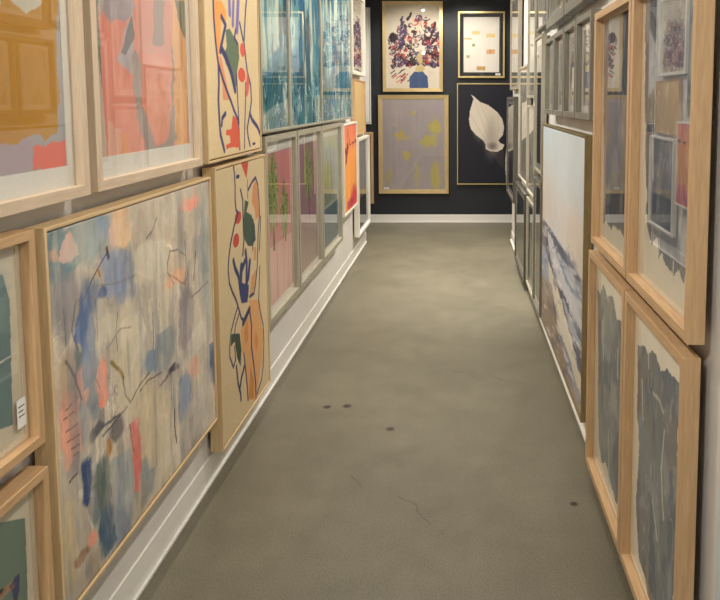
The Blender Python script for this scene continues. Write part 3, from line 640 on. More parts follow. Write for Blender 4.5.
def p_bouquet(U, V):
    A = Art(U, V, (226,212,192), 87); rnd = random.Random(9); cx, cy = .40, .30
    cols = [(70,52,92),(92,70,110),(60,40,56),(88,38,48),(52,44,60),(196,56,48),(206,92,84),(196,170,112),(110,96,130),(232,222,206),(150,110,96)]
    def inside():
        a = rnd.uniform(-.12, PI+.12); l = rnd.random()**.55 * (.29 + .30*max(0, math.sin(a))**2*rnd.uniform(.75, 1.05))
        return cx + math.cos(a)*l*.98, cy + .03 + math.sin(a)*l
    for i in range(150):                                    # blooms: rings of short curved petals
        x, y = inside(); r = rnd.uniform(.015, .045); fam = rnd.choice((cols[:2]+[cols[8]], cols[2:5], [cols[5], cols[6], (176,46,50)], [cols[0], cols[3], cols[9]], [(40,34,44), cols[2]]))
        for k in range(rnd.randint(7, 13)):
            t = rnd.uniform(0, 2*PI); q = r*rnd.uniform(.3, 1)
            A.line(rnd.choice(fam), [(x+math.cos(t)*q, y+math.sin(t)*q), (x+math.cos(t+.5)*q*1.1, y+math.sin(t+.5)*q*1.1), (x+math.cos(t+1.0)*q*.95, y+math.sin(t+1.0)*q*.95)], rnd.uniform(.007,.016), .92, .004)
    for i in range(40):
        x, y = inside(); A.ell(rnd.choice(cols), x, y, rnd.uniform(.01,.022), rnd.uniform(.012,.035), .85, .2, .012)
    for i in range(150):                                   # leaves, stems and loose marks
        x, y = inside(); t = rnd.uniform(0, PI); q = rnd.uniform(.02, .06)
        A.line(rnd.choice(cols), [(x,y),(x+math.cos(t)*q*.5+.008,y+math.sin(t)*q*.5),(x+math.cos(t)*q,y+math.sin(t)*q)], rnd.uniform(.005,.013), .9, .004)
    for k in range(12): A.line(rnd.choice(((64,52,104),(84,66,112),(48,40,66))), [(.22+rnd.uniform(-.02,.02), .52+.03*k), (.25+rnd.uniform(-.03,.03), .56+.03*k)], .022, .9, .006)
    for (x0, y0, x1, y1) in ((.56,.62,.63,.82),(.60,.58,.67,.70),(.30,.86,.34,.93),(.55,.46,.66,.42)): A.line((62,40,48), [(x0,y0),((x0+x1)/2+.012,(y0+y1)/2),(x1,y1)], .03, .95, .006)
    for i in range(14):
        x = rnd.uniform(.09,.3); y = rnd.uniform(.1,.26); A.line(rnd.choice([(200,60,52),(66,50,60),(206,98,80)]), [(x,y),(x+.05,y+.04)], .012, .9, .006)
    A.ops('bouquet'); return A.img
def p_slate(key, seed, tint):
    def ex(A, st):
        if st == 1:
            dark = np.clip((195 - A.img.mean(-1)) / 40, 0, 1); A.img *= (1 - .02*dark)[..., None]
            for k, (c, su, sv, th, al) in enumerate(((tint,8,5,.55,.6), ((158,160,158),8,6,.58,.55), ((114,108,104),6,5,.58,.6), ((172,170,160),14,5,.66,.5), ((76,84,100),12,7,.62,.55))):
                n = fbm(A.U*su, A.V*sv, seed+200+k*7, 4); A.put(c, al*sstep(th-.07, th+.07, n)*dark)
            q = np.abs(fbm(A.U*26, A.V*6, seed+300, 3) - .5); A.put((190,188,178), .5*(1 - sstep(.006, .02, q))*sstep(.5,.6,fbm(A.U*8,A.V*8,seed+310,3))*dark)
    return p_basic(key, (224,214,196), seed, 16, 9, .03, ex)
def p_abstract(base, c1, c2, seed, v=3):
    def f(U, V):
        A = Art(U, V, base, seed); A.blotch(c1, 7, v, .54, .85, 1, .04); A.blotch(c2, 12, v*1.6, .6, .8, 2, .04); A.streak(25, 5, .06); return A.img
    return f
def p_arch(U, V):
    A = Art(U, V, (228,224,218), 75); A.ell((186,160,106), .30, .05, .47, .60, 1, .01)
    A.line((84,82,92), [(.74,1.30),(.66,1.12),(.58,.95),(.44,.80)], .11); A.streak(20, 20, .02); return A.img
def p_wash(base, c1, seed):
    def f(U, V):
        A = Art(U, V, base, seed); A.blotch(c1, 3, 2, .5, .5, 1, .2); A.streak(30, 30, .02); return A.img
    return f

def p_sea(U, V):
    A = Art(U, V, (194,204,212), 61); A.ops('sea')
    wet = (V < (.72 - .0*U)) & (A.img.mean(-1) < 198)
    T = V - .05*U
    for k, (c, su, sv, th, al) in enumerate((((226,224,216),5,26,.6,.6), ((84,88,106),5,22,.64,.5), ((160,168,180),6,30,.64,.4))):
        n = fbm(U*su, T*sv, 400+k*11, 4); A.put(c, al*sstep(th-.04, th+.04, n)*wet)
    A.put((198,180,164), .3*sstep(.45, .7, fbm(U*2.2, V*3, 8, 3))*sstep(1.1, .7, V)); A.streak(10, 10, .025); A.streak(60, 60, .02, 4)
    return A.img

def grid_mesh(name, x0, x1, z0, z1, y, nx, nz, fn, gain=(1,1,1), thick=0.0):
    """flat sheet facing -y, nx by nz cells, colour from fn(U, V) with U, V in metres from the outer corner"""
    us = np.linspace(x0, x1, nx+1); vs = np.linspace(z0, z1, nz+1)
    X, Z = np.meshgrid(us, vs)
    co = np.stack([X, np.full_like(X, y), Z], -1).reshape(-1, 3)
    idx = np.arange((nx+1)*(nz+1)).reshape(nz+1, nx+1)
    q = np.stack([idx[:-1,:-1], idx[:-1,1:], idx[1:,1:], idx[1:,:-1]], -1).reshape(-1, 4)
    nv = len(co); loops = q.reshape(-1); starts = np.arange(len(q))*4; tot = np.full(len(q), 4)
    if thick:                                              # stretched canvas: sides and back
        b = np.array([[x0,y+thick,z0],[x1,y+thick,z0],[x1,y+thick,z1],[x0,y+thick,z1]]); co = np.vstack([co, b])
        bot, top, lef, rig = idx[0], idx[-1], idx[:,0], idx[:,-1]
        ex = [list(bot[::-1]) + [nv, nv+1], list(rig[::-1]) + [nv+1, nv+2], list(top) + [nv+2, nv+3], list(lef) + [nv+3, nv], [nv, nv+3, nv+2, nv+1]]
        starts = list(starts); tot = list(tot); loops = list(loops)
        for e in ex: starts.append(len(loops)); tot.append(len(e)); loops += [int(i) for i in e]
    me = bpy.data.meshes.new(name)
    me.vertices.add(len(co)); me.vertices.foreach_set('co', co.astype(np.float32).ravel())
    me.loops.add(len(loops)); me.loops.foreach_set('vertex_index', np.asarray(loops, dtype=np.int32))
    me.polygons.add(len(starts)); me.polygons.foreach_set('loop_start', np.asarray(starts, dtype=np.int32))
    me.update(calc_edges=True)
    rgb = lin(np.clip(fn(X, Z), 0, 255)) * np.asarray(gain)
    rgb = np.clip(rgb, 0, .95)
    col = np.ones((len(co), 4), dtype=np.float32); col[:nv,:3] = rgb.reshape(-1, 3); 
    if thick: col[nv:,:3] = (.55,.5,.42)
    at = me.attributes.new('paint', 'FLOAT_COLOR', 'POINT'); at.data.foreach_set('color', col.ravel())
    return me

def ring_bm(x0, x1, z0, z1, w, yb, yf, lip=0.0):
    """mitred rectangular moulding from y=yb (wall side) to y=yf (front); slot 0 rails, slot 1 stiles"""
    bm = bmesh.new()
    def loop(d, y): return [bm.verts.new(p) for p in ((x0+d,y,z0+d),(x1-d,y,z0+d),(x1-d,y,z1-d),(x0+d,y,z1-d))]
    prof = [(0, yb), (0, yf), (w, yf + lip), (w, yb)]
    ls = [loop(d, y) for d, y in prof]
    for i in range(4):
        a, b = ls[i], ls[(i+1) % 4]
        for k in range(4):
            bm.faces.new([a[k], a[(k+1)%4], b[(k+1)%4], b[k]]).material_index = k % 2
    return bm

PLACE = {'L': lambda a0,a1,z0: ((XL, (a0+a1)/2, z0), PI/2), 'R': lambda a0,a1,z0: ((XR, (a0+a1)/2, z0), -PI/2), 'B': lambda a0,a1,z0: (((a0+a1)/2, YB, z0), 0)}

def picture(name, label, wall, a0, a1, z0, z1, fn, frame, back=.015, depth=.05, fw=.028, recess=.024, mat=0, mat_mat=None, glazed=True, glass=None, n=160, aspect=.5, gain=(1,1,1), group=None, kind='framed', lip=0.0, category='picture', fillet=0):
    loc, rz = PLACE[wall](a0, a1, z0)
    t = empty(name, loc, rz); t['label'] = label; t['category'] = category
    if group: t['group'] = group
    W, H = a1-a0, z1-z0; hx = W/2; yf = -(back+depth)
    F = lambda U, V: fn(U + hx, V)
    nx = max(8, int(n*aspect))
    finish('frame', ring_bm(-hx, hx, 0, H, fw, -back, yf, lip), frame, t, bevel=.0012)
    if kind == 'floater':                                  # stretched canvas standing in a thin tray frame
        g = fw + .005
        me = grid_mesh('canvas', -hx+g, hx-g, g, H-g, yf+recess, nx, n, F, gain, depth-recess-.008)
        me.materials.append(CANVAS); link('canvas', me, t)
        box('backing_board', -hx+fw, hx-fw, -back-.006, -back-.001, fw, H-fw, BLACKW[0], t)
    else:
        ya = yf + recess; m = mat if isinstance(mat, (tuple, list)) else (mat,)*4          # left, right, bottom, top
        x0, x1, b, c = -hx+fw+m[0], hx-fw-m[1], fw+m[2], H-fw-m[3]
        me = grid_mesh('artwork', x0, x1, b, c, ya+.003, nx, n, F, gain)
        me.materials.append(PRINT); link('artwork', me, t)
        if mat:
            bm = bmesh.new(); o = [(-hx+fw,fw),(hx-fw,fw),(hx-fw,H-fw),(-hx+fw,H-fw)]; i = [(x0,b),(x1,b),(x1,c),(x0,c)]
            O = [bm.verts.new((p[0], ya, p[1])) for p in o]; I = [bm.verts.new((p[0], ya, p[1])) for p in i]; J = [bm.verts.new((p[0], ya+.0029, p[1])) for p in i]
            for k in range(4):
                bm.faces.new([O[k],O[(k+1)%4],I[(k+1)%4],I[k]]); bm.faces.new([I[k],I[(k+1)%4],J[(k+1)%4],J[k]])
            finish('mat_board', bm, mat_mat or MATBOARD, t)
        if fillet:
            finish('inner_fillet', ring_bm(-hx+fw, hx-fw, fw, H-fw, fillet, ya-.001, ya-.008), BLACKW, t)
        box('backing_board', -hx+fw, hx-fw, ya+.0045, ya+.009, fw, H-fw, BACKING, t)
        if glazed:
            bm = bmesh.new(); yg = ya-.004 if not fillet else ya-.0095
            bm.faces.new([bm.verts.new(p) for p in ((-hx+fw,yg,fw),(hx-fw,yg,fw),(hx-fw,yg,H-fw),(-hx+fw,yg,H-fw))])
            me = bpy.data.meshes.new('glass'); bm.to_mesh(me); bm.free(); me.materials.append(glass or GLASS); link('glass', me, t)
    bm = bmesh.new(); add_box(bm, -min(.12,hx*.5), min(.12,hx*.5), -back-.0005, -.0005, H-.09, H-.05)
    finish('hanging_cleat', bm, BACKING, t)
    return t

def price_tag(t, x, z, w, h, y):
    g = box('price_tag', x, x+w, y-.0006, y, z, z+h, TAGW, t)
    bm = bmesh.new()
    for k in range(3): add_box(bm, x+w*.15, x+w*(.85-.15*(k % 2)), y-.0009, y-.0007, z+h*(.38+.17*k), z+h*(.42+.17*k))
    finish('printed_lines', bm, TAGK, g)

# ------------------------------------------------------------------ the setting
def wall_material(name, c, var=4, rough=0.75):
    m, nt, b = new_mat(name); nz = noise(nt, 3, (1,1,1), 6)
    r = ramp(nt, nz.outputs['Fac'], [(0.3, tuple(max(0,x-var) for x in c)), (0.7, tuple(min(255,x+var) for x in c))])
    nt.links.new(r.outputs['Color'], b.inputs['Base Color']); b.inputs['Roughness'].default_value = rough
    n2 = noise(nt, 180, (1,1,1), 2); bump(nt, b, n2.outputs['Fac'], 0.12, 0.001)
    return m
WALLW = wall_material('white_wall_paint', (216,211,204))
WALLP = wall_material('pale_blue_paint', (196,204,206))
WALLD = wall_material('navy_wall_paint', (34,38,46), 2, 0.5)
CEILM = wall_material('ceiling_paint', (215,212,206))
TRIMW = wall_material('white_gloss_trim', (236,232,224), 2, 0.35)

def floor_material():
    m, nt, b = new_mat('polished_concrete')
    n1 = noise(nt, 1.1, (1,1,1), 8, 0.62); n2 = noise(nt, 7, (1,1,1), 6, 0.65); n3 = noise(nt, 160, (1,1,1), 3, 0.6)
    r1 = ramp(nt, n1.outputs['Fac'], [(0.25, FLOOR[0]), (0.5, FLOOR[1]), (0.75, FLOOR[2])])
    r2 = ramp(nt, n2.outputs['Fac'], [(0.3, (236,236,236)), (0.7, (255,255,255))])
    r3 = ramp(nt, n3.outputs['Fac'], [(0.3, (200,200,200)), (0.6, (255,255,255))])
    def mul(a, c):
        x = nt.nodes.new('ShaderNodeMix'); x.data_type = 'RGBA'; x.blend_type = 'MULTIPLY'; x.inputs['Factor'].default_value = 1
        nt.links.new(a, x.inputs['A']); nt.links.new(c, x.inputs['B']); return x.outputs['Result']
    col = mul(mul(r1.outputs['Color'], r2.outputs['Color']), r3.outputs['Color'])
    # hairline cracks: thin iso-lines of a slow noise, shown only where a second noise is high
    n4 = noise(nt, 0.9, (1, .55, 1), 7, 0.5); n5 = noise(nt, 1.6, (1,1,1), 2)
    s = nt.nodes.new('ShaderNodeMath'); s.operation = 'SUBTRACT'; s.inputs[1].default_value = 0.5; nt.links.new(n4.outputs['Fac'], s.inputs[0])
    ab = nt.nodes.new('ShaderNodeMath'); ab.operation = 'ABSOLUTE'; nt.links.new(s.outputs[0], ab.inputs[0])
    lt = nt.nodes.new('ShaderNodeMath'); lt.operation = 'LESS_THAN'; lt.inputs[1].default_value = 0.0016; nt.links.new(ab.outputs[0], lt.inputs[0])
    gt = nt.nodes.new('ShaderNodeMath'); gt.operation = 'GREATER_THAN'; gt.inputs[1].default_value = 0.53; nt.links.new(n5.outputs['Fac'], gt.inputs[0])
    mm = nt.nodes.new('ShaderNodeMath'); mm.operation = 'MULTIPLY'; nt.links.new(lt.outputs[0], mm.inputs[0]); nt.links.new(gt.outputs[0], mm.inputs[1])
    mk = nt.nodes.new('ShaderNodeMath'); mk.operation = 'MULTIPLY'; mk.inputs[1].default_value = 0.1; nt.links.new(mm.outputs[0], mk.inputs[0])
    geo = nt.nodes.new('ShaderNodeNewGeometry')
    fac = mk.outputs[0]
    for (x, y, r) in STAINS:                                # dark spots spilled on the slab
        d = nt.nodes.new('ShaderNodeVectorMath'); d.operation = 'DISTANCE'; d.inputs[1].default_value = (x, y, 0)
        nt.links.new(geo.outputs['Position'], d.inputs[0])
        sc = nt.nodes.new('ShaderNodeMapRange'); sc.inputs['From Min'].default_value = r; sc.inputs['From Max'].default_value = r*.6
        nt.links.new(d.outputs['Value'], sc.inputs['Value'])
        mx = nt.nodes.new('ShaderNodeMath'); mx.operation = 'MAXIMUM'; nt.links.new(fac, mx.inputs[0]); nt.links.new(sc.outputs[0], mx.inputs[1]); fac = mx.outputs[0]
    def vm(op, a, b2):
        n = nt.nodes.new('ShaderNodeVectorMath'); n.operation = op
        for k, v in enumerate((a, b2)):
            if isinstance(v, tuple): n.inputs[k].default_value = v
            elif v is not None: nt.links.new(v, n.inputs[k])
        return n
    wob = vm('SUBTRACT', noise(nt, 9, (1,1,1), 3).outputs['Color'], (.5,.5,.5)); wob2 = vm('MULTIPLY', wob.outputs[0], (.07,.07,0))
    pos = vm('ADD', geo.outputs['Position'], wob2.outputs[0])
    for (A, B) in CRACKS:                                   # hairline cracks in the slab
        d = (B[0]-A[0], B[1]-A[1], 0); L2 = d[0]**2 + d[1]**2
        ap = vm('SUBTRACT', pos.outputs[0], (A[0], A[1], 0)); t = vm('DOT_PRODUCT', ap.outputs[0], (d[0]/L2, d[1]/L2, 0))
        cl = nt.nodes.new('ShaderNodeClamp'); nt.links.new(t.outputs['Value'], cl.inputs['Value'])
        cv = nt.nodes.new('ShaderNodeCombineXYZ')
        for k in range(2):
            m1 = nt.nodes.new('ShaderNodeMath'); m1.operation = 'MULTIPLY'; m1.inputs[1].default_value = d[k]
            nt.links.new(cl.outputs[0], m1.inputs[0]); nt.links.new(m1.outputs[0], cv.inputs[k])
        ds = vm('DISTANCE', ap.outputs[0], cv.outputs[0])
        sc = nt.nodes.new('ShaderNodeMapRange'); sc.inputs['From Min'].default_value = .0035; sc.inputs['From Max'].default_value = .001; sc.inputs['To Max'].default_value = .6
        nt.links.new(ds.outputs['Value'], sc.inputs['Value'])
        mx = nt.nodes.new('ShaderNodeMath'); mx.operation = 'MAXIMUM'; nt.links.new(fac, mx.inputs[0]); nt.links.new(sc.outputs[0], mx.inputs[1]); fac = mx.outputs[0]
    dk = nt.nodes.new('ShaderNodeMix'); dk.data_type = 'RGBA'; dk.inputs['B'].default_value = L4((58,46,38))
    nt.links.new(fac, dk.inputs['Factor']); nt.links.new(col, dk.inputs['A'])
    nt.links.new(dk.outputs['Result'], b.inputs['Base Color'])
    rr = nt.nodes.new('ShaderNodeMapRange'); rr.inputs['To Min'].default_value = 0.32; rr.inputs['To Max'].default_value = 0.5
    nt.links.new(n2.outputs['Fac'], rr.inputs['Value']); nt.links.new(rr.outputs[0], b.inputs['Roughness'])
    b.inputs['Specular IOR Level'].default_value = 0.5
    bump(nt, b, n2.outputs['Fac'], 0.07, 0.004)
    return m
FLOOR = ((104,99,82), (115,109,91), (128,122,102))
STAINS = ((-0.643, 3.411, 0.024), (-0.546, 3.423, 0.026), (-0.311, 3.174, 0.024), (0.432, 2.56, 0.018))
CRACKS = (((-0.433, 2.76), (-0.38, 2.671)), ((-0.231, 2.607), (-0.16, 2.546)), ((-0.16, 2.546), (-0.096, 2.433)), ((-0.044, 3.882), (0.121, 3.838)), ((0.121, 3.838), (0.339, 3.698)))
FLOORM = floor_material()

box('floor', -3.2, 3.2, -2.0, 9.1, -.1, 0, FLOORM, kind='structure')
box('ceiling', -3.2, 3.2, -2.0, 9.1, CEIL, CEIL+.1, CEILM, kind='structure')
box('wall_left', -3.2, XL, -2.0, YEND_L, 0, CEIL, WALLW, kind='structure')
box('wall_right', XR, 3.2, 1.532, YEND_R, 0, CEIL, WALLW, kind='structure')
box('trim_1', XR, 3.2, -2.0, 1.532, 0, CEIL, WALLP, kind='structure')
box('wall_back', -3.2, 3.2, YB, 9.1, 0, CEIL, WALLD, kind='structure')
box('wall_rear_bounce', XL, XR, -2.1, -1.9, 0, CEIL, WALLW, kind='structure')  # unseen wall added behind the camera to bounce light
box('wall_passage_left', -3.4, -3.2, YEND_L, YB, 0, CEIL, WALLW, kind='structure')
box('wall_passage_right', 3.2, 3.4, YEND_R, YB, 0, CEIL, WALLW, kind='structure')
box('baseboard_left', XL, XL+.007, -1.9, YEND_L, 0, .105, TRIMW, kind='structure', bevel=.002)
box('baseboard_right', XR-.007, XR, 1.532, YEND_R, 0, .105, TRIMW, kind='structure', bevel=.002)
box('baseboard_back', -3.2, 3.2, YB-.012, YB, 0, .098, TRIMW, kind='structure', bevel=.002)
box('trim_2', XL+.007, XL+.016, -1.9, YEND_L, 0, .012, TRIMW, kind='structure', bevel=.002)
box('trim_3', XR-.022, XR-.007, 1.532, YEND_R, 0, .012, TRIMW, kind='structure', bevel=.002)
box('trim_4', -3.2, 3.2, YB-.022, YB-.012, 0, .012, TRIMW, kind='structure', bevel=.002)

# ------------------------------------------------------------------ left wall
LOWG = (1.0,1.0,1.0)
picture('framed_print', 'pale maple framed print of an ochre abstract, high at the left edge', 'L', .99, 1.782, 1.265, 2.28, p_basic('ochre', (190,138,58), 21, 6, 6, .04), MAPLE, mat=(.03,.03,.05,.05), n=240, aspect=.8)
picture('framed_print', 'pale maple framed salmon and grey abstract print above the big pastel canvas', 'L', 1.821, 2.574, 1.266, 2.28, p_basic('salmon', (226,142,124), 22, 14, 5, .05), MAPLE, mat=(.012,.028,.055,.05), n=240, aspect=.8)
picture('canvas_painting', 'big wide pastel abstract canvas of grey, blue and pink in thin birch frame', 'L', 1.574, 2.648, .286, 1.217, p_big, BIRCH, n=300, aspect=1.05, fw=.009, recess=.004, kind='floater', gain=(1.4,1.38,1.36))
picture('canvas_print', 'upper tall beige canvas with navy line figure and green shape, birch tray frame', 'L', 2.634, 3.355, 1.265, 2.34, p_fig('fig_up', 31), BIRCH, n=420, aspect=.45, fw=.009, recess=.004, kind='floater')
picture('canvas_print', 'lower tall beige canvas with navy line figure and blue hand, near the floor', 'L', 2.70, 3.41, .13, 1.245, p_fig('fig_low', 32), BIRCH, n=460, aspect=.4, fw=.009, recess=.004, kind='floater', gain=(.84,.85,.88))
t = picture('framed_print', 'oak framed teal print with cream mat and white price tag, left edge', 'L', .98, 1.537, .745, 1.222, p_basic('bird_up', (222,208,186), 41, 9, 9, .05), OAK, n=200, aspect=1, fw=.021, gain=LOWG, mat=.012, mat_mat=MATCREAM)
price_tag(t, .212, .058, .03, .062, -.0465)
picture('framed_print', 'oak framed sage print with a blue winged bird, bottom left corner', 'L', .98, 1.541, .21, .687, p_basic('bird_low', (222,208,186), 42, 9, 9, .05), OAK, n=240, aspect=1, fw=.021, gain=LOWG, mat=.012, mat_mat=MATCREAM)
PG_ = 'silver framed glazed botanical prints in a row'
PM = (.02,.02,.03,.06)
picture('framed_print', 'silver framed pink wall print with two palms, beside the lower figure canvas', 'L', 3.42, 4.092, .397, 1.325, p_palm(0), SILVER, n=200, aspect=.5, fw=.03, mat=PM, group=PG_)
picture('framed_print', 'silver framed mauve palm print, middle one of the glazed botanical row', 'L', 4.115, 4.825, .397, 1.325, p_palm(1), SILVER, n=160, aspect=.5, fw=.03, mat=PM, group=PG_)
picture('framed_print', 'silver framed pale blue grass print, farthest of the glazed botanical row', 'L', 4.848, 5.66, .39, 1.325, p_palm(2), SILVER, n=140, aspect=.5, fw=.03, mat=PM, group=PG_)
TG = 'teal abstract panels above the botanical prints'
picture('framed_print', 'glazed teal abstract panel next to the upper figure canvas', 'L', 3.375, 3.957, 1.342, 2.45, p_teal(0), SILVER, n=240, aspect=.5, fw=.014, recess=.010, glass=GLASS_COATED, group=TG)
picture('framed_print', 'glazed teal and white streaked abstract panel, middle of three', 'L', 3.967, 4.88, 1.342, 2.45, p_teal(1), SILVER, n=240, aspect=.6, fw=.014, recess=.010, glass=GLASS_COATED, group=TG)
picture('framed_print', 'glazed teal streaked abstract panel farthest of three, above the orange print', 'L', 4.89, 6.27, 1.342, 2.45, p_teal(2), SILVER, n=240, aspect=.7, fw=.014, recess=.010, glass=GLASS_COATED, group=TG)
picture('framed_print', 'bright orange print with dark scribbled script in slim white frame', 'L', 5.775, 6.54, .55, 1.307, p_orange, WHITE, n=160, aspect=.5, fw=.016, recess=.006, glazed=False)
picture('framed_print', 'white framed print of black doodles over a pink patch, high at far left', 'L', 6.34, 7.2, 1.73, 2.48, p_doodle, WHITE, n=160, aspect=.5, fw=.03)
picture('wood_panel', 'bare light wood panel with a tiny red mark, below the doodle print', 'L', 6.58, 7.35, 1.17, 1.69, p_wash((208,176,124), (198,164,112), 91), OAK, n=60, aspect=.4, back=.006, depth=.034, fw=.012, recess=.006, glazed=False)
picture('framed_print', 'white framed glazed grey print with painted wall reflection, low beside the orange print', 'L', 6.62, 7.45, .224, 1.141, p_wall_reflection, WHITE, n=100, aspect=.4, fw=.024)

# ------------------------------------------------------------------ right wall
OG = 'oak framed slate brushwork prints'
kw = dict(frame=OAKR, back=.03, depth=.04, fw=.026, recess=.028, group=OG, mat=(.008,.008,.008,.008), mat_mat=MATCREAM)
picture('framed_print', 'upper farther oak framed slate brushwork print, beside the grey frames', 'R', 2.16, 2.727, .956, 1.82, p_slate('slA', 51, (92,96,120)), n=220, aspect=.45, **kw)
picture('framed_print', 'upper nearer oak framed slate brushwork print, tallest at the right edge', 'R', 1.562, 2.148, .956, 1.82, p_slate('slB', 52, (86,96,118)), n=240, aspect=.6, **kw)
picture('framed_print', 'lower farther oak framed slate brushwork print, beside the seascape', 'R', 2.17, 2.772, .06, .918, p_slate('slC', 53, (116,124,130)), n=240, aspect=.5, glass=GLASS_COATED, **kw)
picture('framed_print', 'lower nearer oak framed slate brushwork print, bottom right corner', 'R', 1.582, 2.158, .06, .918, p_slate('slD', 54, (104,113,126)), n=260, aspect=.6, gain=(1.1,1.1,1.1), glass=GLASS_COATED, **kw)
picture('canvas_print', 'large seascape canvas with pale sky and dark surf in olive bronze tray frame', 'R', 3.03, 4.56, .096, 1.351, p_sea, OLIVE, n=300, aspect=.7, back=.006, depth=.039, fw=.010, recess=.004, kind='floater')
SG = 'small charcoal framed prints above the seascape'
for (a0, a1, lab, sd) in ((2.83, 3.185, 'nearest', 1), (3.20, 3.55, 'second', 2), (3.565, 3.92, 'third', 3), (3.935, 4.30, 'farthest', 4)):
    picture('framed_print', 'narrow charcoal framed print above the seascape, %s of the row of four' % lab, 'R', a0, a1, 1.42, 1.852, p_abstract((206,200,190), (170,166,160), (110,104,104), 100+sd), PEWTER, n=80, aspect=.5, depth=.05, fw=.026, mat=.03, group=SG)
for (a0, a1, lab, sd) in ((3.57, 4.26, 'farther', 6), (2.80, 3.545, 'nearer', 5)):
    picture('framed_print', '%s of two wide grey frames cut off by the top, above the charcoal row' % lab, 'R', a0, a1, 1.908, 2.55, p_abstract((206,198,180), (186,176,156), (160,150,120), 110+sd), PEWTER, n=80, aspect=.6, depth=.05, fw=.05, recess=.01, mat=.03, group='wide grey frames along the top of the right wall')
FARG = 'thin metal framed glazed prints at the far right'
pal = ((214,206,194), (190,180,168), (150,142,132))
def far(lab, a0, a1, z0, z1, fr, sd, fw=.018, back=.015, depth=.035, mat=.04, base=pal):
    picture('framed_print', lab, 'R', a0, a1, z0, z1, p_abstract(*base, 130+sd), fr, n=60, aspect=.5, back=back, depth=depth, fw=fw, recess=.012, mat=mat, group=FARG)
dk = ((70,70,72), (54,54,58), (92,90,90))
far('taupe framed glazed print high at the far end of the right wall', 6.42, 7.4, 1.60, 2.5, TAUPE, 1, .03)
far('dark grey deep framed print below the taupe one at the far right end', 6.5, 7.4, .56, 1.53, CHARC, 2, .03, .02, .06, base=dk)
far('silver framed print with white poster top, left of the tall silver frames', 5.57, 6.34, .83, 1.775, SILVER, 3)
far('dark grey framed print near the floor at the far right', 5.56, 6.48, .06, .77, CHARC, 4, .03, .015, .05, base=dk)
far('silver framed glazed print high between taupe frame and pewter frame', 5.04, 5.54, 1.515, 2.4, SILVER, 5)
far('silver framed print with pale paper, middle height beside the seascape group', 5.04, 5.54, .80, 1.46, SILVER, 6)
far('slim silver framed print close to the floor, second from the seascape', 5.04, 5.54, .08, .76, SILVER, 7, base=dk)
far('silver framed tall dark print just beyond the seascape, upper one', 4.60, 5.02, 1.015, 1.92, SILVER, 8, base=dk)
far('pewter framed dark print just beyond the seascape, lower one by the floor', 4.60, 5.02, .08, .97, PEWTER, 9, base=dk)
far('pewter framed pale print at the top beyond the charcoal row', 4.30, 4.95, 1.955, 2.55, PEWTER, 10)

# ------------------------------------------------------------------ end wall
picture('framed_print', 'gold framed print of a purple and red bouquet in a blue vase', 'B', -.905, -.182, 1.60, 2.675, p_bouquet, GOLD, n=300, aspect=.7, back=.01, depth=.035, fw=.042, recess=.008, lip=.006)
t = picture('framed_print', 'gold framed lavender grey print with yellow green patches on dark wall', 'B', -.965, -.115, .362, 1.56, p_basic('lavender', (168,156,158), 72, 18, 4, .03), GOLD, n=220, aspect=.7, back=.01, depth=.035, fw=.05, recess=.008, lip=.006)
price_tag(t, -.36, .055, .06, .022, -.0415)
t = picture('framed_print', 'white poster of small gold blocks, black border and pale gold frame', 'B', 0, .562, 1.765, 2.555, p_basic('poster', (236,228,218), 73, 9, 9, .01), PGOLD, n=200, aspect=.7, back=.01, depth=.03, fw=.022, recess=.006, mat=.045, mat_mat=MATBLACK)
price_tag(t, .17, .03, .06, .025, -.0385)
picture('canvas_print', 'black canvas with a single white calla lily in slim pale frame', 'B', -.012, .86, .473, 1.70, p_basic('lily', (34,34,44), 74, 9, 9, .02), PGOLD, n=240, aspect=.7, back=.01, depth=.035, fw=.012, recess=.006, kind='floater')
picture('canvas_print', 'white canvas with an ochre arch on the end wall, mostly hidden behind left wall', 'B', -1.95, -1.052, 1.21, 2.60, p_arch, WHITE, n=120, aspect=.7, back=.01, depth=.035, fw=.012, recess=.006, kind='floater')
picture('framed_print', 'pale wood framed print on the end wall, mostly hidden behind left wall', 'B', -1.7, -1.03, .238, 1.111, p_wash((206,186,150), (190,170,136), 76), OAK, n=40, aspect=.7, back=.01, depth=.035, fw=.03)

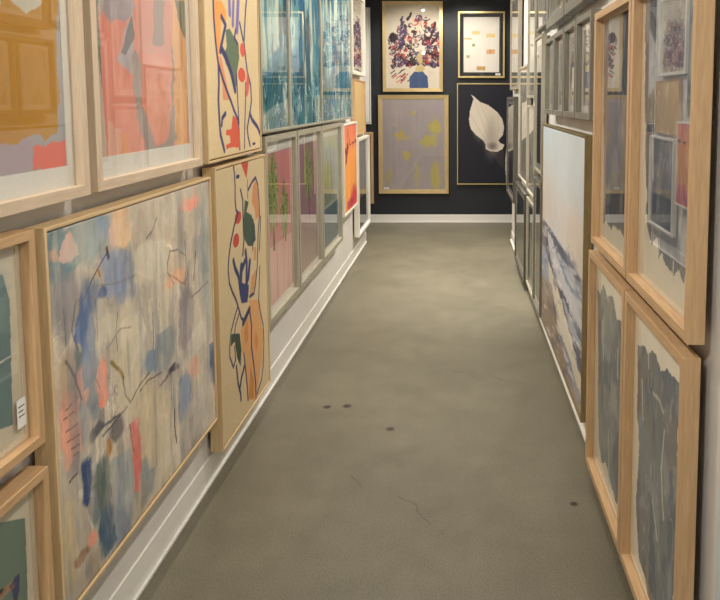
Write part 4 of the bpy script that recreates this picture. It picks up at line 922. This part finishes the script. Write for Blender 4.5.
# ------------------------------------------------------------------ light: warm ceiling spots along the corridor
def spot(x, y, e, size=150, tgt=None, rad=.035, col=(1.0,.945,.86), blend=.6):
    d = bpy.data.lights.new('ceiling_spot', 'SPOT'); d.energy = e; d.color = col; d.spot_size = math.radians(size); d.spot_blend = blend; d.shadow_soft_size = rad
    o = bpy.data.objects.new('ceiling_spot', d); C.objects.link(o); o.location = (x, y, CEIL-.06)
    if tgt:
        from mathutils import Vector
        o.rotation_euler = (Vector(tgt) - o.location).to_track_quat('-Z', 'Y').to_euler()
    return o
for (y, e) in ((-.7, 30), (.6, 12), (2.1, 27), (3.8, 40), (5.5, 58), (7.0, 40)):       # two tracks, each lighting the opposite wall
    spot(.40, y, e, 125, (XL, y+.15, 1.25)); spot(-.80, y+.1, e*.95, 125, (XR, y+.25, 1.2))
spot(.10, 5.4, 150, 46, None, .03, blend=1.0); spot(-.1, 7.3, 150, 66, None, .015, blend=1.0); spot(.12, 5.9, 100, 70, None, .02, blend=1.0); spot(-.15, 3.7, 34, 60, None, .03, blend=1.0)
spot(-.85, -.5, 45, 120, (XR, 1.2, 1.2))
for x in (-2.0, -.45, .15, 2.0): spot(x, 7.95, 17, 110, (x, 8.76, 1.5), .018)
w = bpy.data.worlds.new('world'); bpy.context.scene.world = w; w.use_nodes = True
w.node_tree.nodes['Background'].inputs['Color'].default_value = (.9,.85,.8,1); w.node_tree.nodes['Background'].inputs['Strength'].default_value = 0.05

# ------------------------------------------------------------------ camera
cd = bpy.data.cameras.new('camera'); cam = bpy.data.objects.new('camera', cd); C.objects.link(cam)
cam.location = (0, 0, 1.5); cam.rotation_euler = (PI/2 - 0.09, 0, 0)
cd.sensor_width = 36; cd.sensor_fit = 'HORIZONTAL'; cd.lens = 36.0; cd.clip_start = .02
cd.shift_x = (360-458)/720; cd.shift_y = (100 + 720*math.tan(.09) - 300)/720
sc = bpy.context.scene; sc.camera = cam
vs = sc.view_settings; vs.view_transform = 'Standard'; vs.look = 'None'; vs.gamma = 1; vs.use_curve_mapping = False
vs.exposure = 0.9
